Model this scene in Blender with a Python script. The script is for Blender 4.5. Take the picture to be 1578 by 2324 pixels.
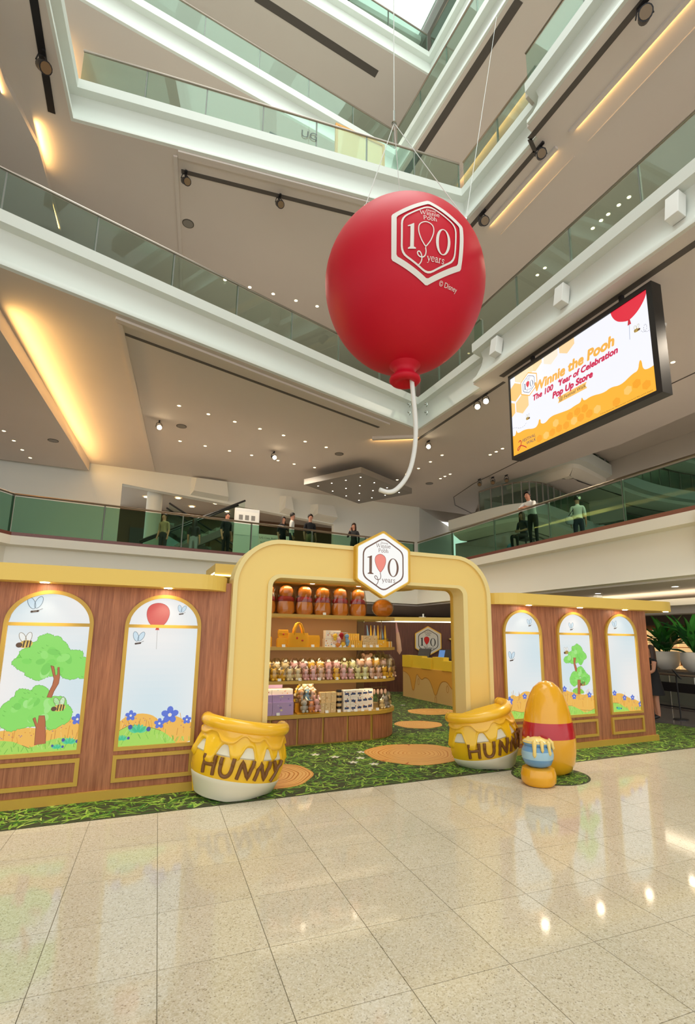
import bpy, bmesh, math, random
from mathutils import Vector, Matrix
PI = math.pi
R_ = math.radians
random.seed(7)
for o in list(bpy.data.objects):
    bpy.data.objects.remove(o, do_unlink=True)
SC = bpy.context.scene
COL = SC.collection

# ------------------------------------------------------------------ camera
IMW, IMH = 1578.0, 2324.0
FPX, CXP, CYP = 1145.2, 811.0, 1234.9
YAW, PITCH, ROLL = R_(-24.33), R_(10.555), R_(0.63)
def cam_axes(yaw, pitch, roll):
    f = Vector((-math.sin(yaw), math.cos(yaw), 0)); r = Vector((math.cos(yaw), math.sin(yaw), 0)); u = Vector((0, 0, 1))
    f2 = f * math.cos(pitch) + u * math.sin(pitch); u2 = u * math.cos(pitch) - f * math.sin(pitch)
    return r * math.cos(roll) + u2 * math.sin(roll), u2 * math.cos(roll) - r * math.sin(roll), f2
cr, cu, cf = cam_axes(YAW, PITCH, ROLL)
cam = bpy.data.cameras.new('camera')
cam.sensor_fit = 'HORIZONTAL'; cam.sensor_width = 36.0
cam.lens = FPX / IMW * 36.0
cam.shift_x = -(CXP - IMW / 2) / IMW
cam.shift_y = (CYP - IMH / 2) / IMW
cam.clip_start = 0.05; cam.clip_end = 400
camo = bpy.data.objects.new('camera', cam)
camo.matrix_world = Matrix(((cr.x, cu.x, -cf.x, 0), (cr.y, cu.y, -cf.y, 0), (cr.z, cu.z, -cf.z, 1.74), (0, 0, 0, 1)))
COL.objects.link(camo)
SC.camera = camo

# ------------------------------------------------------------------ world, exposure, daylight
SC.view_settings.view_transform = 'Standard'
SC.view_settings.look = 'None'
SC.view_settings.gamma = 1.0
SC.view_settings.use_curve_mapping = False
SC.view_settings.exposure = EXPOSURE = 0.53
w = bpy.data.worlds.new('sky'); SC.world = w; w.use_nodes = True
bg = w.node_tree.nodes['Background']
bg.inputs[0].default_value = (0.985, 1.0, 0.965, 1)
bg.inputs[1].default_value = 1.05
def area_light(name, loc, direction, sx, sy, power, col=(1, 1, 1), spread=PI):
    l = bpy.data.lights.new(name, 'AREA'); l.shape = 'RECTANGLE'; l.size = sx; l.size_y = sy
    l.energy = power; l.color = col; l.spread = spread
    o = bpy.data.objects.new(name, l); COL.objects.link(o)
    o.location = loc; o.rotation_euler = Vector(direction).to_track_quat('-Z', 'Y').to_euler()
    return o
# daylight falling through the glass roof over the void
area_light('skylight_daylight', (3.0, 5.0, 27.5), (0, 0, -1), 11, 16, 1300, (0.93, 1.0, 0.97))

# ------------------------------------------------------------------ helpers
def lin(h):
    h = h.lstrip('#')
    out = []
    for i in (0, 2, 4):
        v = int(h[i:i + 2], 16) / 255.0
        out.append(v / 12.92 if v <= 0.04045 else ((v + 0.055) / 1.055) ** 2.4)
    return tuple(out) + (1.0,)
M = {}
def mat(name, col='#ffffff', rough=0.5, metal=0.0, spec=0.5, coat=0.0, emit=None, estr=0.0, bump=0.0, bscale=80.0, var=0.0, vscale=3.0):
    m = bpy.data.materials.new(name); m.use_nodes = True
    nt = m.node_tree; b = nt.nodes['Principled BSDF']
    b.inputs['Base Color'].default_value = lin(col); b.inputs['Roughness'].default_value = rough
    b.inputs['Metallic'].default_value = metal; b.inputs['Specular IOR Level'].default_value = spec
    b.inputs['Coat Weight'].default_value = coat
    if emit:
        b.inputs['Emission Color'].default_value = lin(emit); b.inputs['Emission Strength'].default_value = estr
    if bump or var:
        tc = nt.nodes.new('ShaderNodeTexCoord')
        n = nt.nodes.new('ShaderNodeTexNoise'); n.inputs['Scale'].default_value = bscale; n.inputs['Detail'].default_value = 3
        nt.links.new(tc.outputs['Object'], n.inputs['Vector'])
        if bump:
            bp = nt.nodes.new('ShaderNodeBump'); bp.inputs['Strength'].default_value = bump; bp.inputs['Distance'].default_value = 0.01
            nt.links.new(n.outputs['Fac'], bp.inputs['Height']); nt.links.new(bp.outputs['Normal'], b.inputs['Normal'])
        if var:
            n2 = nt.nodes.new('ShaderNodeTexNoise'); n2.inputs['Scale'].default_value = vscale
            nt.links.new(tc.outputs['Object'], n2.inputs['Vector'])
            mx = nt.nodes.new('ShaderNodeMix'); mx.data_type = 'RGBA'; c = lin(col)
            mx.inputs[6].default_value = tuple(x * (1 - var) for x in c[:3]) + (1,)
            mx.inputs[7].default_value = tuple(min(1, x * (1 + var)) for x in c[:3]) + (1,)
            nt.links.new(n2.outputs['Fac'], mx.inputs[0]); nt.links.new(mx.outputs[2], b.inputs['Base Color'])
    M[name] = m
    return m
def wood(name, dark, light, axis=2, rough=0.42, scale=1.0):
    m = bpy.data.materials.new(name); m.use_nodes = True
    nt = m.node_tree; b = nt.nodes['Principled BSDF']; b.inputs['Roughness'].default_value = rough
    g = nt.nodes.new('ShaderNodeNewGeometry'); mp = nt.nodes.new('ShaderNodeMapping')
    s = [26 * scale] * 3; s[axis] = 1.3 * scale
    mp.inputs['Scale'].default_value = s
    nt.links.new(g.outputs['Position'], mp.inputs['Vector'])
    n = nt.nodes.new('ShaderNodeTexNoise'); n.inputs['Scale'].default_value = 1.0; n.inputs['Detail'].default_value = 6; n.inputs['Roughness'].default_value = 0.65; n.inputs['Distortion'].default_value = 0.6
    nt.links.new(mp.outputs['Vector'], n.inputs['Vector'])
    mp2 = nt.nodes.new('ShaderNodeMapping'); s2 = [150 * scale] * 3; s2[axis] = 4 * scale; mp2.inputs['Scale'].default_value = s2
    nt.links.new(g.outputs['Position'], mp2.inputs['Vector'])
    nf = nt.nodes.new('ShaderNodeTexNoise'); nf.inputs['Scale'].default_value = 1.0; nf.inputs['Detail'].default_value = 3
    nt.links.new(mp2.outputs['Vector'], nf.inputs['Vector'])
    ad = nt.nodes.new('ShaderNodeMath'); ad.operation = 'MULTIPLY_ADD'; ad.inputs[1].default_value = 0.45
    nt.links.new(nf.outputs['Fac'], ad.inputs[0])
    ml = nt.nodes.new('ShaderNodeMath'); ml.operation = 'MULTIPLY'; ml.inputs[1].default_value = 0.62
    nt.links.new(n.outputs['Fac'], ml.inputs[0]); nt.links.new(ml.outputs[0], ad.inputs[2])
    r = nt.nodes.new('ShaderNodeValToRGB'); r.color_ramp.elements[0].position = 0.36; r.color_ramp.elements[1].position = 0.68
    r.color_ramp.elements[0].color = lin(dark); r.color_ramp.elements[1].color = lin(light)
    nt.links.new(ad.outputs[0], r.inputs['Fac']); nt.links.new(r.outputs['Color'], b.inputs['Base Color'])
    M[name] = m
    return m
def attr_mat(name, emit=0.0, rough=0.5, spec=0.4, keep=1.0):
    m = bpy.data.materials.new(name); m.use_nodes = True
    nt = m.node_tree; b = nt.nodes['Principled BSDF']
    a = nt.nodes.new('ShaderNodeAttribute'); a.attribute_name = 'Col'
    b.inputs['Roughness'].default_value = rough; b.inputs['Specular IOR Level'].default_value = spec
    if emit:
        b.inputs['Base Color'].default_value = (0.03, 0.03, 0.03, 1)
        nt.links.new(a.outputs['Color'], b.inputs['Emission Color']); b.inputs['Emission Strength'].default_value = emit
    else:
        nt.links.new(a.outputs['Color'], b.inputs['Base Color'])
    M[name] = m
    return m
def glass(name, tint, gloss=0.08, rough=0.02, fr=0.35):
    m = bpy.data.materials.new(name); m.use_nodes = True
    nt = m.node_tree; nt.nodes.remove(nt.nodes['Principled BSDF'])
    out = nt.nodes['Material Output']
    t = nt.nodes.new('ShaderNodeBsdfTransparent'); t.inputs[0].default_value = lin(tint)
    g = nt.nodes.new('ShaderNodeBsdfGlossy'); g.inputs['Roughness'].default_value = rough; g.inputs[0].default_value = (0.9, 1, 0.95, 1)
    lw = nt.nodes.new('ShaderNodeLayerWeight'); lw.inputs[0].default_value = 0.35
    ma = nt.nodes.new('ShaderNodeMath'); ma.operation = 'MULTIPLY_ADD'; ma.inputs[1].default_value = fr; ma.inputs[2].default_value = gloss
    nt.links.new(lw.outputs['Fresnel'], ma.inputs[0])
    mx = nt.nodes.new('ShaderNodeMixShader')
    nt.links.new(ma.outputs[0], mx.inputs[0]); nt.links.new(t.outputs[0], mx.inputs[1]); nt.links.new(g.outputs[0], mx.inputs[2])
    nt.links.new(mx.outputs[0], out.inputs[0])
    M[name] = m
    return m

def setp(o, label=None, cat=None, group=None, kind=None):
    if label: o['label'] = label
    if cat: o['category'] = cat
    if group: o['group'] = group
    if kind: o['kind'] = kind
    return o
def thing(name, label, cat, loc=(0, 0, 0), rotz=0.0, group=None):
    o = bpy.data.objects.new(name, None); o.empty_display_size = 0.1
    COL.objects.link(o); o.location = loc; o.rotation_euler = (0, 0, rotz)
    return setp(o, label, cat, group)
class MB:
    def __init__(s):
        s.v = []; s.f = []; s.c = []; s.mi = []
    def add(s, vs, fs, col=None, mi=0):
        b = len(s.v); s.v += [tuple(v) for v in vs]
        for f in fs:
            s.f.append(tuple(b + i for i in f)); s.c.append(col); s.mi.append(mi)
        return s
    def box(s, x0, x1, y0, y1, z0, z1, col=None, mi=0):
        v = [(x0, y0, z0), (x1, y0, z0), (x1, y1, z0), (x0, y1, z0), (x0, y0, z1), (x1, y0, z1), (x1, y1, z1), (x0, y1, z1)]
        return s.add(v, [(0, 3, 2, 1), (4, 5, 6, 7), (0, 1, 5, 4), (1, 2, 6, 5), (2, 3, 7, 6), (3, 0, 4, 7)], col, mi)
    def obox(s, c, half, rz=0.0, rx=0.0, ry=0.0, col=None, mi=0):
        m = Matrix.Rotation(rz, 3, 'Z') @ Matrix.Rotation(rx, 3, 'X') @ Matrix.Rotation(ry, 3, 'Y')
        v = []
        for sz in (-1, 1):
            for sx, sy in ((-1, -1), (1, -1), (1, 1), (-1, 1)):
                v.append(Vector(c) + m @ Vector((sx * half[0], sy * half[1], sz * half[2])))
        return s.add(v, [(0, 3, 2, 1), (4, 5, 6, 7), (0, 1, 5, 4), (1, 2, 6, 5), (2, 3, 7, 6), (3, 0, 4, 7)], col, mi)
    def prism(s, pts, z0, z1, col=None, mi=0):
        n = len(pts)
        v = [(p[0], p[1], z0) for p in pts] + [(p[0], p[1], z1) for p in pts]
        f = [tuple(range(n - 1, -1, -1)), tuple(range(n, 2 * n))] + [(i, (i + 1) % n, n + (i + 1) % n, n + i) for i in range(n)]
        return s.add(v, f, col, mi)
    def ring_y(s, outer, inner, y0, y1, closed=False, col=None, mi=0):
        """ribbon between two x-z outlines of equal length, thick from y0 (front) to y1"""
        n = len(outer); v = []
        for y in (y0, y1):
            v += [(p[0], y, p[1]) for p in outer] + [(p[0], y, p[1]) for p in inner]
        f = []
        m = n if closed else n - 1
        for i in range(m):
            j = (i + 1) % n
            f += [(i, n + i, n + j, j), (2 * n + i, 2 * n + j, 3 * n + j, 3 * n + i), (i, j, 2 * n + j, 2 * n + i), (n + i, 3 * n + i, 3 * n + j, n + j)]
        if not closed:
            f += [(0, 2 * n, 3 * n, n), (n - 1, 2 * n - 1, 4 * n - 1, 3 * n - 1)]
        return s.add(v, f, col, mi)
    def tube(s, path, rad, n=8, caps=True, col=None, mi=0):
        path = [Vector(p) for p in path]; v = []; f = []
        rads = rad if isinstance(rad, (list, tuple)) else [rad] * len(path)
        prev = None
        for i, p in enumerate(path):
            d = (path[min(i + 1, len(path) - 1)] - path[max(i - 1, 0)])
            if d.length < 1e-9: d = Vector((0, 0, 1))
            d.normalize()
            if prev is None:
                a = Vector((0, 0, 1)) if abs(d.z) < 0.9 else Vector((1, 0, 0))
                a = (a - d * a.dot(d)).normalized()
            else:
                a = (prev - d * prev.dot(d))
                a = a.normalized() if a.length > 1e-6 else prev
            prev = a; b = d.cross(a)
            for k in range(n):
                t = 2 * PI * k / n
                v.append(p + (a * math.cos(t) + b * math.sin(t)) * rads[i])
        for i in range(len(path) - 1):
            for k in range(n):
                k2 = (k + 1) % n
                f.append((i * n + k, i * n + k2, (i + 1) * n + k2, (i + 1) * n + k))
        if caps:
            f.append(tuple(range(n - 1, -1, -1))); f.append(tuple((len(path) - 1) * n + k for k in range(n)))
        return s.add(v, f, col, mi)
    def lathe(s, prof, n=24, a0=0.0, a1=2 * PI, c=(0, 0, 0), sx=1.0, sy=1.0, col=None, mi=0, fn=None):
        full = abs(a1 - a0 - 2 * PI) < 1e-6
        cols = n if full else n + 1
        v = []; f = []
        for (r, z) in prof:
            for k in range(cols):
                t = a0 + (a1 - a0) * k / n
                rr, zz = (r, z) if fn is None else fn(r, z, t)
                v.append((c[0] + rr * math.cos(t) * sx, c[1] + rr * math.sin(t) * sy, c[2] + zz))
        for i in range(len(prof) - 1):
            for k in range(n):
                k2 = (k + 1) % cols
                f.append((i * cols + k, i * cols + k2, (i + 1) * cols + k2, (i + 1) * cols + k))
        return s.add(v, f, col, mi)
    def ball(s, c, r, n=14, m=9, col=None, mi=0, rot=None):
        if not isinstance(r, (tuple, list)): r = (r, r, r)
        v = []; f = []
        for i in range(m + 1):
            la = -PI / 2 + PI * i / m
            for k in range(n):
                lo = 2 * PI * k / n
                p = Vector((r[0] * math.cos(la) * math.cos(lo), r[1] * math.cos(la) * math.sin(lo), r[2] * math.sin(la)))
                if rot is not None: p = rot @ p
                v.append(Vector(c) + p)
        for i in range(m):
            for k in range(n):
                k2 = (k + 1) % n
                f.append((i * n + k, i * n + k2, (i + 1) * n + k2, (i + 1) * n + k))
        return s.add(v, f, col, mi)
    def sweep(s, path, prof, closed=False, col=None, mi=0):
        """profile of (offset to the left of the path, z) swept along a plan path with mitred corners"""
        n = len(path); v = []; f = []; P = [Vector((p[0], p[1])) for p in path]
        for i in range(n):
            if closed: a, b = P[i - 1], P[(i + 1) % n]
            else: a, b = P[max(i - 1, 0)], P[min(i + 1, n - 1)]
            d1 = (P[i] - a); d2 = (b - P[i])
            if d1.length < 1e-9: d1 = d2
            if d2.length < 1e-9: d2 = d1
            d1 = d1.normalized(); d2 = d2.normalized()
            n1 = Vector((-d1.y, d1.x)); n2 = Vector((-d2.y, d2.x)); nn = n1 + n2
            nn = nn / max(0.25, (1 + n1.dot(n2)))
            for (o, z) in prof:
                v.append((P[i].x + nn.x * o, P[i].y + nn.y * o, z))
        k = len(prof)
        for i in range(n if closed else n - 1):
            j = (i + 1) % n
            for t in range(k - 1):
                f.append((i * k + t, j * k + t, j * k + t + 1, i * k + t + 1))
        return s.add(v, f, col, mi)
    def mesh(s, name):
        me = bpy.data.meshes.new(name); me.from_pydata([tuple(v) for v in s.v], [], s.f)
        if any(c is not None for c in s.c):
            ca = me.color_attributes.new('Col', 'FLOAT_COLOR', 'CORNER')
            buf = []
            for p in me.polygons:
                c = s.c[p.index] or (1, 1, 1, 1)
                buf += list(c) * p.loop_total
            ca.data.foreach_set('color', buf)
        if any(s.mi):
            me.polygons.foreach_set('material_index', s.mi)
        me.validate(); me.update()
        return me
    def build(s, name, material, parent=None, smooth=False, world=False, loc=None, recalc=True, bevel=0.0, seg=2):
        me = s.mesh(name)
        mats = material if isinstance(material, (list, tuple)) else [material]
        for m in mats: me.materials.append(M[m] if isinstance(m, str) else m)
        if world and parent is not None:
            inv = Matrix.Translation(parent.location) @ parent.rotation_euler.to_matrix().to_4x4()
            me.transform(inv.inverted())
        if recalc:
            bm = bmesh.new(); bm.from_mesh(me); bmesh.ops.recalc_face_normals(bm, faces=bm.faces)
            if bevel:
                ed = [e for e in bm.edges if len(e.link_faces) == 2 and e.calc_face_angle(0) > 0.6]
                bmesh.ops.bevel(bm, geom=ed, offset=bevel, segments=seg, affect='EDGES', profile=0.5)
            bm.to_mesh(me); bm.free()
        if smooth:
            me.polygons.foreach_set('use_smooth', [True] * len(me.polygons))
            if smooth != 'all':
                try: me.set_sharp_from_angle(angle=R_(42))
                except Exception: pass
        o = bpy.data.objects.new(name, me); COL.objects.link(o)
        if parent is not None: o.parent = parent
        if loc is not None: o.location = loc
        return o
def copy_tree(o, parent=None):
    c = o.copy(); COL.objects.link(c); c.parent = parent
    for ch in o.children: copy_tree(ch, c)
    return c
ORD = ['first', 'second', 'third', 'fourth', 'fifth', 'sixth', 'seventh', 'eighth', 'ninth', 'tenth', 'eleventh', 'twelfth', 'thirteenth', 'fourteenth', 'fifteenth', 'sixteenth', 'seventeenth', 'eighteenth', 'nineteenth', 'twentieth', 'twenty-first', 'twenty-second', 'twenty-third', 'twenty-fourth']

# ------------------------------------------------------------------ materials
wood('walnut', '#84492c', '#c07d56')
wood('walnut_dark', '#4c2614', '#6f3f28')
mat('yellow', '#f2d07a', 0.42)
mat('canopy_yellow', '#eac560', 0.42)
mat('gold_trim', '#c79f3f', 0.4, 0.0)
mat('rim_yellow', '#ecd592', 0.42)
mat('white_paint', '#e9ebe4', 0.55)
mat('fascia_white', '#dbe0d9', 0.5)
mat('ceiling_paint', '#d9d1cb', 0.8, var=0.03, vscale=0.6)
mat('ceiling_warm', '#ccc4ba', 0.8)
mat('cream_wall', '#efe9da', 0.6)
mat('granite', '#7d4a40', 0.25, var=0.3, vscale=60)
mat('steel', '#b9bdb8', 0.25, 1.0)
mat('rail_steel', '#a3978c', 0.3, 1.0)
mat('dark_metal', '#26262a', 0.45, 0.3)
mat('slot_dark', '#55504c', 0.6)
mat('black', '#121214', 0.4)
mat('lens_dark', '#7a6448', 0.25)
mat('mid_grey', '#8a8680', 0.5)
mat('white_plastic', '#e6e6e2', 0.4)
mat('price_white', '#f1efe8', 0.6)
mat('tan_panel', '#ab8254', 0.6)
mat('counter_yellow', '#e9c136', 0.42)
mat('counter_tan', '#cfa768', 0.5)
mat('honey_print', '#cf8f34', 0.4)
mat('honey_line', '#b06f24', 0.4)
mat('balloon_red', '#cc0a2a', 0.5, spec=.35)
mat('string_white', '#e9e9e6', 0.5)
mat('cord', '#d9dcd8', 0.5)
mat('pot_yellow', '#f3c01e', 0.25, coat=0.3)
mat('pot_drip', '#f6bd33', 0.22, coat=0.4)
mat('pot_rim', '#f8bf2c', 0.22, coat=0.4)
mat('pot_cream', '#e3dcc4', 0.35)
mat('letter_brown', '#7a4f24', 0.4)
mat('stand_gold', '#f0ac1e', 0.22, coat=0.35)
mat('stand_red', '#c01526', 0.25, coat=0.35)
mat('jar_blue', '#6d9fcb', 0.35, coat=0.2)
mat('jar_pale', '#a7cbdd', 0.35, coat=0.2)
mat('jar_honey', '#f6d77e', 0.3, coat=0.3)
mat('skin', '#c98f74', 0.55)
mat('skin_tan', '#b97f62', 0.55)
mat('hair', '#1c1512', 0.5)
mat('hair_brown', '#3a2216', 0.5)
mat('cloth_black', '#17171b', 0.8)
mat('cloth_navy', '#20283a', 0.8)
mat('cloth_white', '#dcdcd6', 0.8)
mat('cloth_grey', '#8d8f96', 0.8)
mat('cloth_beige', '#a08a68', 0.8)
mat('cloth_dark', '#2c2a2c', 0.8)
mat('shoe', '#111113', 0.5)
mat('lamp_warm', '#ffe0b0', 0.5, emit='#ffd9a0', estr=7.0)
mat('lamp_white', '#ffffff', 0.5, emit='#fff2dc', estr=9.0)
mat('spot_bright', '#ffffff', 0.5, emit='#ffe9c0', estr=24.0)
mat('lamp_strong', '#ffffff', 0.5, emit='#fff2dc', estr=45.0)
mat('led', '#ffffff', 0.5, emit='#fff3d4', estr=4.0)
mat('leaf_green', '#3c8a36', 0.45)
mat('leaf_dark', '#1e5a28', 0.45)
mat('soil', '#3a2c20', 0.9)
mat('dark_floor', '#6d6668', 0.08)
mat('shop_brown', '#6f5238', 0.6)
mat('shop_glow', '#e8c38c', 0.6, emit='#f3c88a', estr=0.55)  # wall panels emit in place of the shop's own lighting
mat('sign_side', '#dba82c', 0.4)
mat('sign_edge', '#f6cf66', 0.4)
attr_mat('print_lit', emit=0.62)
attr_mat('print_sign', emit=0.66)
attr_mat('print_screen', emit=0.72, rough=0.25)
attr_mat('print_flat', rough=0.55, spec=0.3)
attr_mat('print_gloss', rough=0.35, spec=0.4)
glass('rail_glass', '#e2eee8', 0.01, fr=.08)
glass('rail_glass_dimmed', '#bfdacb', 0.0, fr=.03)  # deeper tint stands in for the dimmer interior behind the first gallery glass
glass('roof_glass', '#f2fbf6', 0.02)
glass('film', '#f4efe8', 0.05, 0.12)
glass('acrylic', '#eef2f0', 0.05, 0.03)

def terrazzo():
    m = bpy.data.materials.new('terrazzo'); m.use_nodes = True
    nt = m.node_tree; b = nt.nodes['Principled BSDF']; L = nt.links.new
    b.inputs['Roughness'].default_value = 0.075; b.inputs['Specular IOR Level'].default_value = 0.6
    g = nt.nodes.new('ShaderNodeNewGeometry')
    def ramp(src, stops, interp='CONSTANT'):
        r = nt.nodes.new('ShaderNodeValToRGB'); r.color_ramp.interpolation = interp
        e = r.color_ramp.elements
        e[0].position = stops[0][0]; e[0].color = lin(stops[0][1]); e[1].position = stops[1][0]; e[1].color = lin(stops[1][1])
        for p, c in stops[2:]:
            x = e.new(p); x.color = lin(c)
        L(src, r.inputs[0]); return r.outputs[0]
    def vor(scale):
        v = nt.nodes.new('ShaderNodeTexVoronoi'); v.inputs['Scale'].default_value = scale; L(g.outputs['Position'], v.inputs['Vector'])
        s = nt.nodes.new('ShaderNodeSeparateColor'); L(v.outputs['Color'], s.inputs[0]); return s.outputs[0]
    a = ramp(vor(140), [(0.0, '#cbbfa7'), (0.30, '#d3c9b6'), (0.55, '#c3b79d'), (0.74, '#dad2c3'), (0.88, '#b2a388'), (0.955, '#82735c')])
    c = ramp(vor(64), [(0.0, '#cfc4ae'), (0.4, '#c8bca3'), (0.7, '#d6cdbb'), (0.93, '#bbad93')])
    mx = nt.nodes.new('ShaderNodeMix'); mx.data_type = 'RGBA'; mx.inputs[0].default_value = 0.42
    L(a, mx.inputs[6]); L(c, mx.inputs[7])
    oi = nt.nodes.new('ShaderNodeObjectInfo')
    hs = nt.nodes.new('ShaderNodeHueSaturation')
    mr = nt.nodes.new('ShaderNodeMapRange'); mr.inputs[3].default_value = 1.07; mr.inputs[4].default_value = 1.16
    L(oi.outputs['Random'], mr.inputs[0]); L(mr.outputs[0], hs.inputs['Value']); L(mx.outputs[2], hs.inputs['Color'])
    L(hs.outputs[0], b.inputs['Base Color'])
    M['terrazzo'] = m
terrazzo()
mat('grout', '#857a64', 0.7)

# ------------------------------------------------------------------ flat print artwork (layers of coloured shapes)
def clip_poly(poly, x0, x1, y0, y1):
    def cut(pts, inside, inter):
        out = []
        for i in range(len(pts)):
            a, b = pts[i - 1], pts[i]
            ia, ib = inside(a), inside(b)
            if ib:
                if not ia: out.append(inter(a, b))
                out.append(b)
            elif ia: out.append(inter(a, b))
        return out
    def lx(x): return lambda a, b: (x, a[1] + (b[1] - a[1]) * (x - a[0]) / (b[0] - a[0]))
    def ly(y): return lambda a, b: (a[0] + (b[0] - a[0]) * (y - a[1]) / (b[1] - a[1]), y)
    for ins, it in ((lambda p: p[0] >= x0, lx(x0)), (lambda p: p[0] <= x1, lx(x1)), (lambda p: p[1] >= y0, ly(y0)), (lambda p: p[1] <= y1, ly(y1))):
        if len(poly) < 3: return []
        poly = cut(poly, ins, it)
    return poly
def smooth_closed(pts, it=2):
    for _ in range(it):
        o = []
        for i in range(len(pts)):
            a, b = pts[i], pts[(i + 1) % len(pts)]
            o += [(a[0] * .75 + b[0] * .25, a[1] * .75 + b[1] * .25), (a[0] * .25 + b[0] * .75, a[1] * .25 + b[1] * .75)]
        pts = o
    return pts
def smooth_open(pts, it=2):
    for _ in range(it):
        o = [pts[0]]
        for i in range(len(pts) - 1):
            a, b = pts[i], pts[i + 1]
            o += [tuple(a[k] * .75 + b[k] * .25 for k in range(len(a))), tuple(a[k] * .25 + b[k] * .75 for k in range(len(a)))]
        o.append(pts[-1]); pts = o
    return pts
def ell(cx, cy, rx, ry, n=24, rot=0.0, a0=0.0, a1=2 * PI):
    o = []
    for i in range(n):
        t = a0 + (a1 - a0) * i / n; x = rx * math.cos(t); y = ry * math.sin(t)
        o.append((cx + x * math.cos(rot) - y * math.sin(rot), cy + x * math.sin(rot) + y * math.cos(rot)))
    return o
class Art:
    def __init__(s, clip=None):
        s.items = []; s.clip = clip
    def poly(s, pts, col, layer=1):
        if s.clip: pts = clip_poly(pts, *s.clip)
        if len(pts) >= 3: s.items.append((pts, lin(col) if isinstance(col, str) else col, layer))
    def quadmesh(s, quads, col, layer=1):
        for q in quads: s.poly(q, col, layer)
    def stroke(s, pts, w, col, layer=2, cap=True):
        n = len(pts); ws = w if isinstance(w, (list, tuple)) else [w] * n
        L_, R2 = [], []
        for i in range(n):
            a = pts[max(i - 1, 0)]; b = pts[min(i + 1, n - 1)]
            dx, dy = b[0] - a[0], b[1] - a[1]; l = math.hypot(dx, dy) or 1e-9
            nx, ny = -dy / l * ws[i] / 2, dx / l * ws[i] / 2
            L_.append((pts[i][0] + nx, pts[i][1] + ny)); R2.append((pts[i][0] - nx, pts[i][1] - ny))
        for i in range(n - 1):
            s.poly([R2[i], R2[i + 1], L_[i + 1], L_[i]], col, layer)
        if cap:
            for i in (0, n - 1): s.poly(ell(pts[i][0], pts[i][1], ws[i] / 2, ws[i] / 2, 8), col, layer)
    def outline(s, pts, w, col, layer=2):
        s.stroke(list(pts) + [pts[0]], w, col, layer, False)
    def ring(s, o, i_, col, layer=2):
        n = len(o)
        for k in range(n):
            j = (k + 1) % n
            s.poly([o[k], o[j], i_[j], i_[k]], col, layer)
    def merge(s, other, fn):
        for pts, col, layer in other.items: s.poly([fn(p) for p in pts], col, layer)
    def build(s, name, material, mapf, parent=None, step=0.0008, sub=None):
        mb = MB()
        for pts, col, layer in s.items:
            mb.add([mapf(p[0], p[1], layer * step) for p in pts], [tuple(range(len(pts)))], col)
        return mb.build(name, material, parent, world=parent is not None, recalc=False)
_text_cache = {}
def text_polys(body, size, shear=0.0, bold=0.0, spacing=1.0):
    """outlines of a line of lettering as 2D polygons, origin at its centre"""
    key = (body, size, shear, bold, spacing)
    if key in _text_cache: return _text_cache[key]
    cu_ = bpy.data.curves.new('lettering', 'FONT'); cu_.body = body; cu_.size = size; cu_.shear = shear; cu_.offset = bold
    cu_.space_character = spacing; cu_.align_x = 'CENTER'; cu_.align_y = 'CENTER'; cu_.resolution_u = 3; cu_.fill_mode = 'FRONT'
    o = bpy.data.objects.new('lettering', cu_); COL.objects.link(o)
    dg = bpy.context.evaluated_depsgraph_get()
    me = bpy.data.meshes.new_from_object(o.evaluated_get(dg))
    ps = [[(me.vertices[i].co.x, me.vertices[i].co.y) for i in p.vertices] for p in me.polygons]
    bpy.data.objects.remove(o); bpy.data.curves.remove(cu_); bpy.data.meshes.remove(me)
    _text_cache[key] = ps
    return ps
def art_text(a, body, cx, cy, size, col, layer=3, rot=0.0, shear=0.0, bold=0.0, spacing=1.0, flip=1.0):
    if bold:      # heavier weight: the outline repeated with small shifts
        for k in range(8):
            t = 2 * PI * k / 8; art_text(a, body, cx + bold * math.cos(t), cy + bold * math.sin(t), size, col, layer + .06 * (k + 1), rot, shear, 0.0, spacing, flip)
    for p in text_polys(body, size, shear, 0.0, spacing):
        a.poly([(cx + flip * (x * math.cos(rot) - y * math.sin(rot)), cy + x * math.sin(rot) + y * math.cos(rot)) for x, y in p], col, layer)
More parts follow.
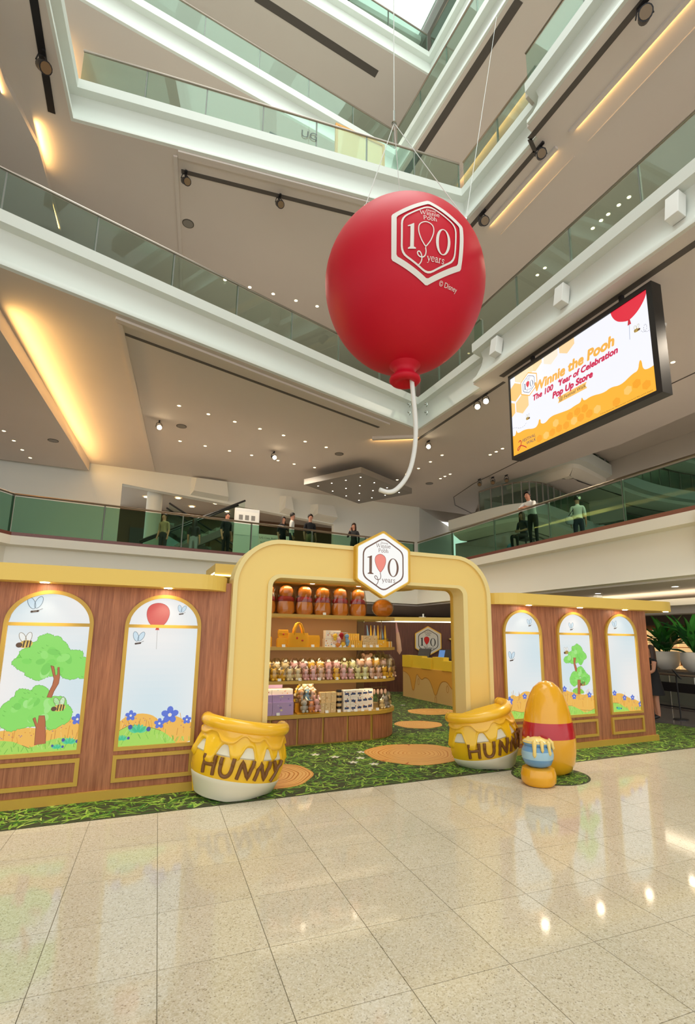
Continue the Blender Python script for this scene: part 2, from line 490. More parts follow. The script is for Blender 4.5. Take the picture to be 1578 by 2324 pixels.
# small serif alphabet drawn with strokes (x height .48, cap height .72)
def _arc(cx, cy, rx, ry, d0, d1, n=10): return [(cx + rx * math.cos(R_(d0 + (d1 - d0) * i / n)), cy + ry * math.sin(R_(d0 + (d1 - d0) * i / n))) for i in range(n + 1)]
TK, TN = 0.095, 0.042
SERIF = {
 'W': (0.98, [([(0.06, .7), (.27, .02)], TK), ([(.27, .02), (.47, .7)], TN), ([(.45, .7), (.68, .02)], TK), ([(.68, .02), (.9, .7)], TN), ([(-.03, .7), (.18, .7)], TN), ([(.36, .7), (.56, .7)], TN), ([(.8, .7), (.99, .7)], TN)]),
 'P': (0.56, [([(.12, 0), (.12, .7)], TK), ([(.12, .7)] + _arc(.3, .53, .17, .17, 90, -90) + [(.12, .36)], TK * .8), ([(.02, .02), (.24, .02)], TN), ([(.02, .7), (.12, .7)], TN)]),
 'i': (0.27, [([(.13, 0), (.13, .46)], TK), ([(.03, .02), (.24, .02)], TN), ([(.04, .46), (.13, .46)], TN), ([(.13, .62), (.13, .66)], .12)]),
 'n': (0.54, [([(.12, 0), (.12, .46)], TK), ([(.12, .36), (.2, .45), (.3, .47), (.38, .42), (.4, .32)], TN * 1.3), ([(.4, .34), (.4, 0)], TK), ([(.03, .02), (.22, .02)], TN), ([(.31, .02), (.5, .02)], TN), ([(.04, .46), (.12, .46)], TN)]),
 'h': (0.54, [([(.12, 0), (.12, .74)], TK), ([(.12, .36), (.2, .45), (.3, .47), (.38, .42), (.4, .32)], TN * 1.3), ([(.4, .34), (.4, 0)], TK), ([(.03, .02), (.22, .02)], TN), ([(.31, .02), (.5, .02)], TN), ([(.04, .74), (.12, .74)], TN)]),
 'e': (0.48, [(_arc(.24, .24, .18, .23, 5, 320, 14), TK * .8), ([(.07, .26), (.42, .26)], TN)]),
 'o': (0.52, [(_arc(.26, .24, .19, .23, 0, 360, 18), TK * .85)]),
 't': (0.34, [([(.14, .64), (.14, .1), (.2, .02), (.3, .05)], TK * .85), ([(.02, .46), (.3, .46)], TN)]),
 'y': (0.5, [([(.06, .46), (.25, .03)], TK), ([(.44, .46), (.25, .03), (.17, -.16), (.05, -.18)], TN * 1.2), ([(-.02, .46), (.15, .46)], TN), ([(.35, .46), (.51, .46)], TN)]),
 'a': (0.48, [([(.08, .38), (.16, .46), (.26, .46), (.33, .4), (.33, .1), (.4, .02), (.46, .05)], TK * .85), (_arc(.2, .14, .13, .13, 60, 330, 12), TK * .75)]),
 'r': (0.4, [([(.12, 0), (.12, .46)], TK), ([(.12, .34), (.2, .44), (.32, .45)], TK * .8), ([(.03, .02), (.24, .02)], TN), ([(.04, .46), (.12, .46)], TN)]),
 's': (0.42, [([(.36, .38), (.28, .46), (.16, .46), (.09, .38), (.13, .29), (.28, .21), (.34, .12), (.28, .03), (.15, .01), (.06, .09)], TK * .8)]),
}
def serif_text(a, word, cx, cy, size, col, layer=3, fn=None):
    wd = sum(SERIF[ch][0] for ch in word); x = -wd / 2
    for ch in word:
        adv, strokes = SERIF[ch]
        for pts, w_ in strokes:
            a.stroke([(cx + (x + p[0]) * size, cy + (p[1] - .24) * size) for p in pts], w_ * size, col, layer, False)
        x += adv
def hexpts(s, wr=0.89): return [(0, s), (wr * s, s * .5), (wr * s, -s * .5), (0, -s), (-wr * s, -s * .5), (-wr * s, s * .5)]
def round_poly(pts, r=0.12, n=4):
    out = []
    for i in range(len(pts)):
        p = Vector(pts[i]); a = Vector(pts[i - 1]) - p; b = Vector(pts[(i + 1) % len(pts)]) - p
        pa = p + a.normalized() * r; pb = p + b.normalized() * r
        for k in range(n + 1):
            t = k / n
            q = pa * (1 - t) ** 2 + p * 2 * t * (1 - t) + pb * t * t
            out.append((q.x, q.y))
    return out
LOOP = smooth_open([(-.10, -.285), (-.085, -.34), (-.095, -.42), (-.15, -.465), (-.22, -.46), (-.275, -.42), (-.29, -.37), (-.255, -.345), (-.21, -.375), (-.175, -.45), (-.175, -.53), (-.21, -.59), (-.25, -.62)], 2)
BAL = [(-.10 + x, .03 + y) for x, y in smooth_closed([(-.185, .05), (-.16, .2), (0, .28), (.16, .2), (.185, .05), (.12, -.13), (.03, -.25), (0, -.275), (-.03, -.25), (-.12, -.13)], 2)]
def dense(pts, n=8):
    out = []
    for i in range(len(pts)):
        a_, b_ = pts[i], pts[(i + 1) % len(pts)]
        out += [(a_[0] + (b_[0] - a_[0]) * k / n, a_[1] + (b_[1] - a_[1]) * k / n) for k in range(n)]
    return out
def logo(ink, balloon, paper=None, white=False):
    """the hexagonal anniversary logo, hexagon half height 1"""
    a = Art()
    if paper: a.poly(hexpts(1.0), paper, 1)
    if white:
        o = dense(round_poly(hexpts(1.0), .03, 1), 10); m_ = dense(round_poly(hexpts(.93), .03, 1), 10); i_ = dense(round_poly(hexpts(.865), .03, 1), 10)
        a.ring(o, m_, ink, 3); a.ring(m_, i_, ink, 3)
    o = dense(round_poly(hexpts(.80, .84), .16), 6); i_ = dense(round_poly(hexpts(.755, .835), .15), 6)
    a.ring(o, i_, ink, 3)
    art_text(a, 'Disney', 0.03, .63, .085, ink, 3)
    serif_text(a, 'Winnie', 0.0, .525, .155, ink)
    serif_text(a, 'the', 0.01, .452, .06, ink)
    serif_text(a, 'Pooh', 0.0, .385, .155, ink)
    x, z0, z1 = -.43, -.31, .23
    a.poly([(x - .03, z0 + .02), (x + .055, z0 + .02), (x + .055, z1), (x + .03, z1), (x - .03, z1 - .05)], ink, 3)
    a.poly([(x - .03, z1 - .03), (x + .04, z1), (x + .04, z1 - .06), (x - .09, z1 - .07), (x - .09, z1 - .05)], ink, 3)
    a.poly([(x - .08, z0), (x + .105, z0), (x + .105, z0 + .022), (x + .055, z0 + .045), (x - .03, z0 + .045), (x - .08, z0 + .022)], ink, 3)
    cx, cy = .32, -.08
    a.ring(ell(cx, cy, .185, .275, 32), ell(cx, cy, .115, .255, 32), ink, 3)
    if balloon:
        a.poly(BAL, balloon, 2)
        a.outline(BAL, .012, '#8a2a1e', 3)
    else: a.outline(BAL, .024, ink, 3)
    a.poly([(-.115, -.285), (-.085, -.285), (-.095, -.245), (-.105, -.245)], ink, 3)
    a.stroke(LOOP, .02 if not white else .026, ink, 3)
    serif_text(a, 'years', .17, -.475, .195, ink)
    return a
# ================================================================== SETTING
def struct(o): o['kind'] = 'structure'; return o
# ---- ground floor: slab, then the terrazzo tiles one by one
T = 0.6
TROT = R_(-3.23)
TX, TY = Vector((math.cos(TROT), math.sin(TROT))), Vector((-math.sin(TROT), math.cos(TROT)))
T0 = TX * (-0.785 * T) + TY * (9.345 * T)          # grid crossing (0,0)
fb = MB(); fb.box(-30, 30, -12, 30, -0.3, -0.003)
floor = struct(fb.build('floor', 'grout'))
tb = MB(); g_ = 0.0022
tb.box(g_, T - g_, g_, T - g_, -0.02, 0.0)
tile_me = tb.mesh('tile'); tile_me.materials.append(M['terrazzo'])
rest = MB(); ntile = 0
cells = []
for i in range(-14, 34):
    for j in range(-6, 22):
        p = T0 + TX * (i * T) - TY * ((j + 1) * T)
        c = p + (TX + TY) * (T / 2)
        if c.x < -7 or c.x > 18 or c.y < -3 or c.y > 7.2: continue
        d = Vector((c.x, c.y, -1.74)); z = d.dot(cf)
        vis = False
        if z > 0.4:
            px = CXP + FPX * d.dot(cr) / z; py = CYP - FPX * d.dot(cu) / z
            vis = -170 < px < 1750 and py < 2560
        cells.append(((c - Vector((0, 0))).length, vis and c.y < 6.15, p))
cells.sort(key=lambda t: t[0])
for dist, vis, p in cells:
    if vis and ntile < 290:
        o = bpy.data.objects.new('tile', tile_me); COL.objects.link(o); o.parent = floor
        o.location = (p.x, p.y, 0); o.rotation_euler = (0, 0, TROT); ntile += 1
    else:
        q = [p + TX * g_ + TY * g_, p + TX * (T - g_) + TY * g_, p + TX * (T - g_) + TY * (T - g_), p + TX * g_ + TY * (T - g_)]
        rest.add([(v.x, v.y, 0) for v in q], [(0, 1, 2, 3)])
ro = rest.build('far_tiles', 'terrazzo', floor); ro['kind'] = 'stuff'
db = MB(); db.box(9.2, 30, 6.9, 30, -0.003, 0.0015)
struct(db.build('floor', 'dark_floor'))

# ---- slabs of the upper floors around the void
def slab(name, edge, ztop, zlow, outer, band=0.27):
    """edge: plan path of the void with the slab on its left side; outer: rest of the slab outline"""
    mb = MB()
    prof = [(0.9, ztop), (0.0, ztop), (0.0, ztop - band), (0.20, ztop - band - 0.03), (0.24, ztop - band - 0.22), (0.20, ztop - band - 0.45), (0.08, zlow + 0.22), (0.0, zlow + 0.13), (0.0, zlow + 0.03), (0.07, zlow)]
    mb.sweep(edge, prof)
    o = struct(mb.build(name, 'fascia_white', smooth=True, recalc=True))
    off = MB(); off.sweep(edge, [(0.05, 0)])
    return o
def plate(name, pts, z0, z1, m):
    mb = MB(); mb.prism(pts, z0, z1)
    return struct(mb.build(name, m))
# floor 2 (first ceiling over the store)
E2 = [(8.54, -12), (8.50, 10.85), (8.88, 10.95), (8.80, 14.35), (-3.0, 11.02), (-26, 4.6)][::-1]
slab('trim_2', E2, 10.2, 8.97, None)
ins = 0.06
plate('ceiling', [(8.60, -12), (8.56, 10.91), (8.94, 11.0), (8.86, 14.42), (-3.0, 11.09), (-26, 4.7), (-26, 23.7), (17.8, 23.7), (17.8, 22.9), (15.4, 19.2), (16.3, 12.3), (16.0, 9.0), (16.0, -12)], 8.97, 9.15, 'ceiling_paint')
plate('floor', [(8.65, -12), (8.65, 10.91), (8.99, 11.0), (8.91, 14.45), (-3.0, 11.14), (-26, 4.8), (-26, 26), (20, 26), (20, -12)], 10.0, 10.18, 'ceiling_warm')
# floor 3
E3 = [(8.0, -12), (7.985, 7.75), (8.42, 7.85), (8.35, 10.9), (-2.24, 12.36), (-4.6, -12)][::-1]
slab('trim_3', E3, 15.5, 14.26, None)
plate('ceiling', [(8.06, -12), (8.045, 7.81), (8.48, 7.91), (8.41, 10.97), (-2.29, 12.43), (-4.67, -12), (-26, -12), (-26, 26), (20, 26), (20, -12)], 14.26, 14.45, 'ceiling_paint')
plate('floor', [(8.15, -12), (8.15, 7.9), (8.55, 8.0), (8.5, 11.05), (-2.35, 12.5), (-4.8, -12), (-26, -12), (-26, 26), (20, 26), (20, -12)], 15.3, 15.47, 'ceiling_warm')
# floor 4
E4 = [(8.9, -12), (8.29, 9.9), (8.13, 14.75), (-1.13, 13.79), (-12, 12.5)][::-1]
slab('trim_4', E4, 20.8, 19.56, None)
plate('ceiling', [(8.96, -12), (8.35, 9.9), (8.19, 14.82), (-1.13, 13.86), (-12, 12.6), (-26, 11), (-26, 26), (20, 26), (20, -12)], 19.56, 19.75, 'ceiling_paint')
plate('floor', [(9.0, -12), (8.45, 9.9), (8.3, 14.9), (-1.13, 13.9), (-12, 12.7), (-26, 11.1), (-26, 26), (20, 26), (20, -12)], 20.6, 20.77, 'ceiling_warm')
# floor 5
E5 = [(10.0, -12), (9.6, 14.44), (-12, 13.6)][::-1]
slab('trim_5', E5, 26.1, 24.9, None)
plate('ceiling', [(10.06, -12), (9.66, 14.5), (-12, 13.66), (-26, 13.4), (-26, 26), (20, 26), (20, -12)], 24.9, 25.1, 'ceiling_paint')
# outer walls of the upper floors
for nm, b_ in (('wall_back', (-26, 20, 25.7, 26, 9.0, 33)), ('wall_left', (-26.3, -26, -12, 26, 9.0, 33)), ('wall_right', (20, 20.3, -12, 26, 9.0, 33))):
    mb = MB(); mb.box(*b_); struct(mb.build(nm, 'ceiling_warm'))
# glass roof with its beams
rt = thing('glass_roof', 'bright glass skylight with grey beams at the top of the atrium', 'skylight', (4, 6, 30.5))
for x in (-8, -3.2, 1.6, 6.4, 11.2, 16):
    mb = MB(); mb.box(x - .45, x + .45, -12, 26, 30.2, 31.2); mb.build('roof_beam', 'mid_grey', rt, world=True)
for y in (-8, -3, 2, 7, 12, 17, 22):
    mb = MB(); mb.box(-26, 20, y - .16, y + .16, 30.5, 30.8); mb.build('purlin', 'white_paint', rt, world=True)
for i in range(5):
    x0 = (-8, -3.2, 1.6, 6.4, 11.2)[i]
    mb = MB(); mb.box(x0 + .5, x0 + 4.3, -11, 25, 30.85, 30.9); mb.build('roof_pane', 'roof_glass', rt, world=True)

# ---- floor 1 gallery (granite kerb, cream fascia) and its underside
F1Z = 4.41
E1 = [(10.1, -12), (10.1, 16.77), (-2.95, 15.70), (-3.9, 14.3), (-26, 12.5)][::-1]
mb = MB()
mb.sweep(E1, [(0.5, F1Z), (0.0, F1Z), (0.0, F1Z - 0.09)]); k1 = struct(mb.build('trim_1', 'granite'))
mb = MB()
mb.sweep(E1, [(0.0, F1Z - 0.09), (0.0, F1Z - 0.33), (0.22, F1Z - 0.36), (0.26, F1Z - 0.60), (0.24, F1Z - 0.9), (0.10, 3.12), (0.05, 3.05), (0.30, 3.0)])
struct(mb.build('trim_1', 'cream_wall', smooth=True))
plate('floor', [(10.4, -12), (10.4, 17.1), (-3.1, 15.95), (-4.1, 14.6), (-26, 12.8), (-26, 34), (34, 34), (34, -12)], F1Z - .2, F1Z - 0.06, 'ceiling_warm')
plate('ceiling', [(10.3, -12), (10.3, 16.98), (-3.05, 15.9), (-4.05, 14.5), (-26, 12.7), (-26, 34), (34, 34), (34, -12)], 2.98, 3.1, 'ceiling_paint')
# ground floor far walls
for nm, b_, m_ in (('wall_back', (-26, 34, 24, 24.3, 0, 3.0), 'shop_brown'), ('wall_far_right', (33.7, 34, -12, 34, 0, 3.0), 'shop_brown')):
    mb = MB(); mb.box(*b_); struct(mb.build(nm, m_))

# ---- floor 1 back: bulkhead over a recessed shop zone, column, side walls
mb = MB(); mb.box(-26, -0.64, 23.5, 23.8, F1Z - .1, 8.97); struct(mb.build('wall_back', 'white_paint'))
mb = MB()
mb.add([(-0.64, 23.5, 8.25), (9.3, 23.5, 7.45), (9.3, 23.5, 8.97), (-0.64, 23.5, 8.97), (-0.64, 23.9, 8.25), (9.3, 23.9, 7.45), (9.3, 23.9, 8.97), (-0.64, 23.9, 8.97)], [(0, 1, 2, 3), (4, 7, 6, 5), (0, 4, 5, 1), (3, 2, 6, 7), (1, 5, 6, 2), (0, 3, 7, 4)])
struct(mb.build('wall_back', 'white_paint'))
for x0, x1, z0, z1, d in ((2.2, 3.9, 8.1, 8.95, .5), (6.4, 7.0, 7.75, 8.6, .7), (8.0, 9.2, 7.6, 8.35, .9)):
    mb = MB(); mb.add([(x0, 23.5, z0), (x1, 23.5, z0 - .1), (x1, 23.5, z1), (x0, 23.5, z1), (x0 + .1, 23.5 - d, z0 + .1), (x1 - .05, 23.5 - d, z0), (x1 - .15, 23.5 - d * .7, z1 - .1), (x0 + .2, 23.5 - d * .7, z1 - .1)], [(0, 1, 2, 3), (4, 7, 6, 5), (0, 4, 5, 1), (3, 2, 6, 7), (1, 5, 6, 2), (0, 3, 7, 4)])
    struct(mb.build('trim_6', 'white_paint'))
mb = MB(); mb.box(9.3, 14.4, 23.5, 23.8, F1Z - .1, 8.97); struct(mb.build('wall_back', 'white_paint'))
mb = MB(); mb.box(-0.8, 14, 28, 28.3, F1Z - .1, 8.5); struct(mb.build('wall_back', 'shop_brown'))
mb = MB(); mb.box(-0.8, 14, 23.8, 28, 8.3, 8.5); struct(mb.build('ceiling', 'ceiling_warm'))
mb = MB(); mb.lathe([(0.34, F1Z - .1), (0.34, 8.3)], 20, c=(0.75, 24.6, 0)); struct(mb.build('wall_column', 'white_paint', smooth=True))
# far right: angled wall ending the back of the gallery
mb = MB(); mb.add([(14.4, 23.5, F1Z - .1), (19.5, 27.5, F1Z - .1), (19.5, 27.5, 8.97), (14.4, 23.5, 8.97)], [(0, 1, 2, 3)]); struct(mb.build('wall_right', 'white_paint'))

# ---- second, curved void seen beyond the right gallery
RINGS = [(7.7, smooth_open([(14.6, 21.0), (14.9, 17.5), (15.9, 16.2), (17.6, 16.6), (20.9, 17.9), (25.0, 18.6), (31, 18.4)], 2)),
         (9.8, smooth_open([(16.4, 19.0), (16.3, 15.5), (16.9, 14.6), (18.3, 15.0), (21.6, 16.1), (24.7, 16.7), (28, 16.6), (32, 15.6)], 2)),
         (11.9, smooth_open([(16.8, 18.0), (16.9, 14.0), (18.4, 13.4), (22.5, 15.2), (27, 16.0), (33, 15.2)], 2))]
for z, pth in RINGS:
    mb = MB(); mb.sweep(pth, [(2.6, z), (0.0, z), (0.0, z - .50), (.30, z - .56)]); struct(mb.build('trim_7', 'fascia_white', smooth=True))
    mb = MB(); mb.sweep(pth, [(.30, z - .56), (.34, z - .72), (.75, z - .95), (1.1, z - .97)]); struct(mb.build('trim_7', 'cream_wall', smooth=True))
    mb = MB(); mb.sweep(pth, [(1.1, z - .97), (1.15, z - .95), (1.2, z - .97)]); struct(mb.build('trim_7', 'slot_dark'))
    mb = MB(); mb.sweep(pth, [(1.2, z - .97), (5.5, z - 1.0)]); struct(mb.build('ceiling', 'ceiling_paint', smooth=True))
    mb = MB(); mb.sweep(pth, [(5.5, z - 2.2), (5.5, z - 1.0)]); struct(mb.build('wall_curved', 'ceiling_warm', smooth=True))
mb = MB(); mb.box(16.6, 40, -12, 36, 16.3, 16.5); struct(mb.build('ceiling', 'ceiling_paint'))
mb = MB(); mb.box(33.6, 34, -12, 36, F1Z, 16.3); struct(mb.build('wall_right', 'ceiling_paint'))
# fascia of the oval ceiling opening
mb = MB(); mb.sweep([(16.0, -12), (16.0, 9.0), (16.3, 12.3), (15.4, 19.2), (17.8, 22.9), (17.8, 23.7)], [(0, 8.97), (0, 9.9)]); struct(mb.build('trim_8', 'fascia_white'))
mb = MB(); mb.tube([(13.4, -2, 8.965), (13.6, 9.0, 8.965), (14.1, 14.5, 8.965), (14.4, 18.6, 8.965), (14.9, 20.9, 8.965), (15.9, 22.2, 8.965), (18.0, 23.4, 8.965)], 0.02, 6); struct(mb.build('trim_9', 'slot_dark'))

# ---- dropped ceiling fields, coves and slots
def dropped(name, pts, zc, dz):
    mb = MB(); mb.prism(pts, zc - dz, zc); return struct(mb.build(name, 'ceiling_paint'))
dropped('ceiling', [(-26, 5.2), (-3.5, 11.3), (-3.2, 12.6), (-1.95, 23.2), (-26, 23.4)], 8.97, 0.42)
WARM = (1.0, 0.56, 0.17)
def cove(p0, p1, z, d, power, w_=0.06):
    a, b = Vector(p0), Vector(p1); L_ = (b - a).length; mid = (a + b) / 2
    l = bpy.data.lights.new('cove_lamp', 'AREA'); l.shape = 'RECTANGLE'; l.size = L_; l.size_y = w_; l.energy = power; l.color = WARM
    o = bpy.data.objects.new('cove_lamp', l); COL.objects.link(o)
    o.location = (mid.x, mid.y, z)
    zax = -Vector(d).normalized(); xax = Vector((b.x - a.x, b.y - a.y, 0)).normalized(); yax = zax.cross(xax).normalized(); xax = yax.cross(zax)
    o.rotation_euler = Matrix((xax, yax, zax)).transposed().to_euler()
cove((-3.14, 12.6), (-1.88, 23.1), 8.62, (1, -.1, .30), 120, .24)
dropped('ceiling', [(-1.0, 11.75), (0.55, 23.3), (7.2, 23.3), (8.5, 21.0), (8.6, 14.5), (-0.8, 11.85)][0:0] or [(-0.78, 12.05), (0.5, 23.3), (0.62, 23.3), (-0.66, 12.08)], 8.97, 0.05)
def slotbox(p0, p1, z, w_=0.09, m_='slot_dark'):
    a, b = Vector(p0), Vector(p1); d = (b - a).normalized(); n = Vector((-d.y, d.x)) * w_ / 2
    mb = MB(); mb.prism([tuple(a + n), tuple(b + n), tuple(b - n), tuple(a - n)], z - 0.012, z)
    return struct(mb.build('trim_10', m_))
slotbox((-0.72, 12.5), (7.46, 14.78), 8.97, 0.10)
slotbox((8.98, -4), (8.98, 10.2), 8.97, .16, 'slot_dark'); slotbox((9.25, 10.4), (9.25, 15.2), 8.97, .1)
# warm cove behind the corner of floor 1
dropped('ceiling', [(7.6, 15.6), (9.0, 14.75), (9.08, 14.85), (7.7, 15.75)], 8.97, 0.10)
cove((7.75, 15.8), (9.1, 14.95), 8.90, (.5, .85, .3), 9)
# floor 2 ceiling
dropped('ceiling', [(-26, -12), (-6.2, -12), (-3.55, 11.9), (-3.1, 13.4), (-2.86, 16.3), (-26, 16.8)], 14.26, 0.16)
cove((-3.2, 12.8), (-2.85, 16.2), 14.14, (1, -.05, .35), 22)
cove((-4.2, 6.0), (-3.5, 12.2), 14.14, (1, -.05, .35), 18)
dropped('ceiling', [(0.1, 12.3), (0.62, 16.2), (1.2, 22), (1.3, 22), (0.72, 16.2), (0.2, 12.28)], 14.26, 0.05)
for y0, y1 in ((2.5, 7.42), (7.86, 10.75)):
    dropped('ceiling', [(9.02, y0), (9.12, y0), (9.12, y1), (9.02, y1)], 14.26, 0.07)
    dropped('ceiling', [(9.68, y0), (9.72, y0), (9.72, y1), (9.68, y1)], 14.26, 0.03)
    cove((9.14, y0 + .1), (9.14, y1 - .1), 14.205, (1, 0, .22), 1.1 * (y1 - y0), .03)
slotbox((-2.7, 12.4), (-2.85, 4.0), 14.26, .16, 'dark_metal'); slotbox((0.34, 12.71), (5.2, 12.03), 14.26, .13); slotbox((5.2, 12.03), (8.0, 11.62), 14.26, .13)
slotbox((8.66, 10.95), (8.68, 8.2), 14.26, .13); slotbox((8.68, 8.2), (8.3, 8.0), 14.26, .1); slotbox((8.3, 8.0), (8.34, 2.5), 14.26, .14)
# floor 3 ceiling
slotbox((8.66, 8.4), (8.45, 15.2), 19.56, .26); slotbox((3.2, 15.2), (7.0, 15.5), 19.56, .22)
slotbox((2.4, 14.9), (7.6, 15.35), 24.9, .3)
dropped('ceiling', [(10.3, -6), (10.45, -6), (10.45, 14.1), (10.3, 14.1)], 19.56, 0.16)
cove((10.48, -2), (10.48, 14.0), 19.45, (1, 0, .3), 36, .2)
dropped('ceiling', [(-26, 13.2), (-3.6, 14.6), (-3.2, 17.5), (-26, 17.5)], 19.56, 0.2)
cove((-3.5, 14.9), (-3.2, 17.4), 19.42, (1, -.05, .35), 18)
# outer corner lip of ceiling panels
dropped('trim_11', [(0.2, 12.1), (0.22, 12.3), (8.2, 11.15), (8.18, 11.02)], 14.26, 0.05)
dropped('trim_11', [(-0.8, 11.85), (-0.82, 12.0), (7.6, 14.45), (7.65, 14.3)], 8.97, 0.06)

# ---- glass railings along the galleries
def railing(label, path, z, h=1.05, step=1.45, inset=-0.10, post_w=0.04, kerb=0.0, handrail='rail_steel', group=None, gl='rail_glass'):
    P = [Vector(p) for p in path]
    root = thing('glass_railing', label, 'railing', (P[0].x, P[0].y, z), group=group)
    off = []
    for i in range(len(P)):
        a = P[max(i - 1, 0)]; b = P[min(i + 1, len(P) - 1)]
        d1 = (P[i] - a).normalized() if i > 0 else (b - P[i]).normalized(); d2 = (b - P[i]).normalized() if i < len(P) - 1 else d1
        n1 = Vector((-d1.y, d1.x)); n2 = Vector((-d2.y, d2.x)); nn = (n1 + n2) / max(.25, 1 + n1.dot(n2))
        off.append(P[i] + nn * inset)
    mb = MB(); mb.tube([(p.x, p.y, z + h) for p in off], 0.032, 8); mb.build('handrail', handrail, root, world=True, smooth=True)
    for a, b in zip(off[:-1], off[1:]):
        L_ = (b - a).length; n = max(1, round(L_ / step)); d = (b - a) / n; u = d.normalized(); nn = Vector((-u.y, u.x)) * 0.008
        for i in range(n):
            p = a + d * i + u * 0.015; q = a + d * (i + 1) - u * 0.015
            mb = MB(); mb.prism([tuple(p + nn), tuple(q + nn), tuple(q - nn), tuple(p - nn)], z + 0.01, z + h - 0.06)
            mb.build('glass_panel', gl, root, world=True)
            c = a + d * i - Vector((-u.y, u.x)) * 0.035
            mb = MB(); mb.obox((c.x, c.y, z + h / 2), (post_w / 2, .025, h / 2), math.atan2(u.y, u.x)); mb.build('post', 'mid_grey', root, world=True)
    return root
railing('glass railing of the first gallery running left behind the yellow store', [(10.1, 16.77), (-2.95, 15.70), (-3.9, 14.3), (-7.5, 14.0)], F1Z, 1.05, 2.3, gl='rail_glass_dimmed')
railing('glass railing of the first gallery on the right, people leaning behind it', [(10.1, 3.2), (10.1, 16.77)], F1Z, 1.05, 2.1, gl='rail_glass_dimmed')
railing('long glass railing of the second gallery at the left of the red balloon', [(8.80, 14.35), (-3.0, 11.02), (-6.5, 10.0)], 10.2, 1.0, 1.75)
railing('glass railing of the second gallery above the large screen', [(8.52, 2.0), (8.50, 10.85)], 10.2, 1.0, 1.9)
railing('short glass railing of the second gallery in the corner behind the balloon', [(8.86, 10.95), (8.80, 14.35)], 10.2, 1.0, 1.1)
railing('glass railing of the third gallery with two grey letters on one pane', [(8.35, 10.9), (-2.24, 12.36)], 15.5, 1.0, 1.55)
railing('glass railing of the third gallery at the right of the balloon rope', [(8.42, 7.85), (8.35, 10.9)], 15.5, 1.0, 1.5)
railing('glass railing on the bay of the third gallery near the top right', [(8.0, 2.5), (7.985, 7.75)], 15.5, 1.0, 1.6)
railing('glass railing of the fourth gallery at the upper left', [(8.13, 14.75), (-1.13, 13.79), (-5, 13.3)], 20.8, 1.0, 1.9)
railing('glass railing of the fourth gallery on the right side', [(8.5, 5.0), (8.29, 9.9), (8.13, 14.75)], 20.8, 1.0, 1.9)
railing('glass railing of the top gallery under the skylight, left run', [(9.6, 14.44), (2, 14.15)], 26.1, 1.0, 2.0)
railing('glass railing of the top gallery under the skylight, right run', [(9.75, 6), (9.6, 14.44)], 26.1, 1.0, 2.0)
for (z_, p_), l_ in zip(RINGS[:2], ('lower', 'upper')):
    railing('curved glass railing of the %s far round balcony at the right' % l_, p_[4:-4], z_, 1.0, 2.5, inset=.12)
a = Art(); art_text(a, 'UG', 0, 0, 0.42, '#5b6660', 1)
o = a.build('floor_lettering', 'print_flat', lambda u, v, l: (3.61 + u * .99 * .8, 11.632 - u * .137 * .8 - l, 15.5 + .40 + v * .8))
setp(o, 'grey letters UG on a glass pane of the third gallery', 'lettering')
# white upstand panels behind the third gallery glass
for x in (0.2, 1.6, 3.1, 4.4):
    pass
# speaker housings under the second gallery band
for i, y in enumerate((4.9, 7.6, 9.9)):
    mb = MB(); mb.obox((8.58, y, 9.6), (.11, .13, .25), 0, 0, R_(10))
    o = mb.build('wall_speaker', 'white_plastic', bevel=.01)
    setp(o, 'white box fixed to the gallery fascia above the screen, ' + ('right one', 'middle one', 'left one')[i], 'speaker', 'white boxes on the gallery fascia')
# concrete bay brackets
# ---- ceiling lamps and added fill spots
def downlight(x, y, z, label, group, m_='lamp_warm', r=0.055):
    root = thing('downlight', label, 'downlight', (x, y, z), group=group)
    mb = MB(); mb.lathe([(r * .98, -.004), (r * 1.4, -.006), (r * 1.4, 0)], 14); mb.build('trim_ring', 'white_plastic', root)
    mb = MB(); mb.lathe([(0.0005, -.003), (r, -.003)], 14); mb.build('lamp', m_, root)
    return root
DL1 = [(0.97, 16.06), (1.91, 16.29), (2.82, 16.51), (3.74, 16.72), (4.66, 16.92), (5.56, 17.14), (6.48, 17.33)]
DL2 = [(1.29, 19.17), (2.22, 19.26), (3.17, 19.37), (4.07, 19.47), (5.2, 19.6), (5.94, 19.72), (6.87, 19.76)]
DL3 = [(-4.33, 19.76), (-4.19, 20.65), (-4.08, 21.59), (-3.95, 22.47)]
DL4 = [(10.96, 16.09), (10.96, 16.95), (10.95, 17.88), (10.87, 18.78), (10.9, 19.69)]
DL5 = [(12.64, 15.21), (12.64, 14.84), (12.64, 14.48)]; DL6 = [(12.58, 18.64), (12.58, 18.28), (12.61, 17.92)]; DL7 = [(12.54, 7.68), (12.7, 7.97)]
for pts, z, nm in ((DL1, 8.97, 'front row of the large left ceiling'), (DL2, 8.97, 'rear row of the large left ceiling'), (DL3, 8.55, 'row on the dropped ceiling at the far left'), (DL4, 8.97, 'row right of the hanging white string'), (DL5, 8.97, 'near trio left of the screen'), (DL6, 8.97, 'far trio below the screen'), (DL7, 8.97, 'pair right of the screen')):
    for i, (x, y) in enumerate(pts):
        downlight(x, y, z, 'warm round downlight, %s in the %s' % (ORD[i], nm), 'ceiling downlights, ' + nm)
for i, (x, y) in enumerate([(2.19, 16.55), (3.08, 16.56), (3.95, 16.55), (4.83, 16.55), (5.67, 16.52)]):
    downlight(x, y, 14.26, 'warm round downlight, %s in the row left of the balloon' % ORD[i], 'downlights on the second gallery ceiling', r=.06)
for i, (x, y) in enumerate([(12.1, 9.36), (12.08, 9.04), (12.08, 8.79), (12.08, 8.43), (12.11, 8.12), (12.03, 11.27), (12.05, 11.64)]):
    downlight(x, y, 14.26, 'warm downlight seen through the right gallery glass, %s from the right' % ORD[i], 'downlights behind the right gallery glass')
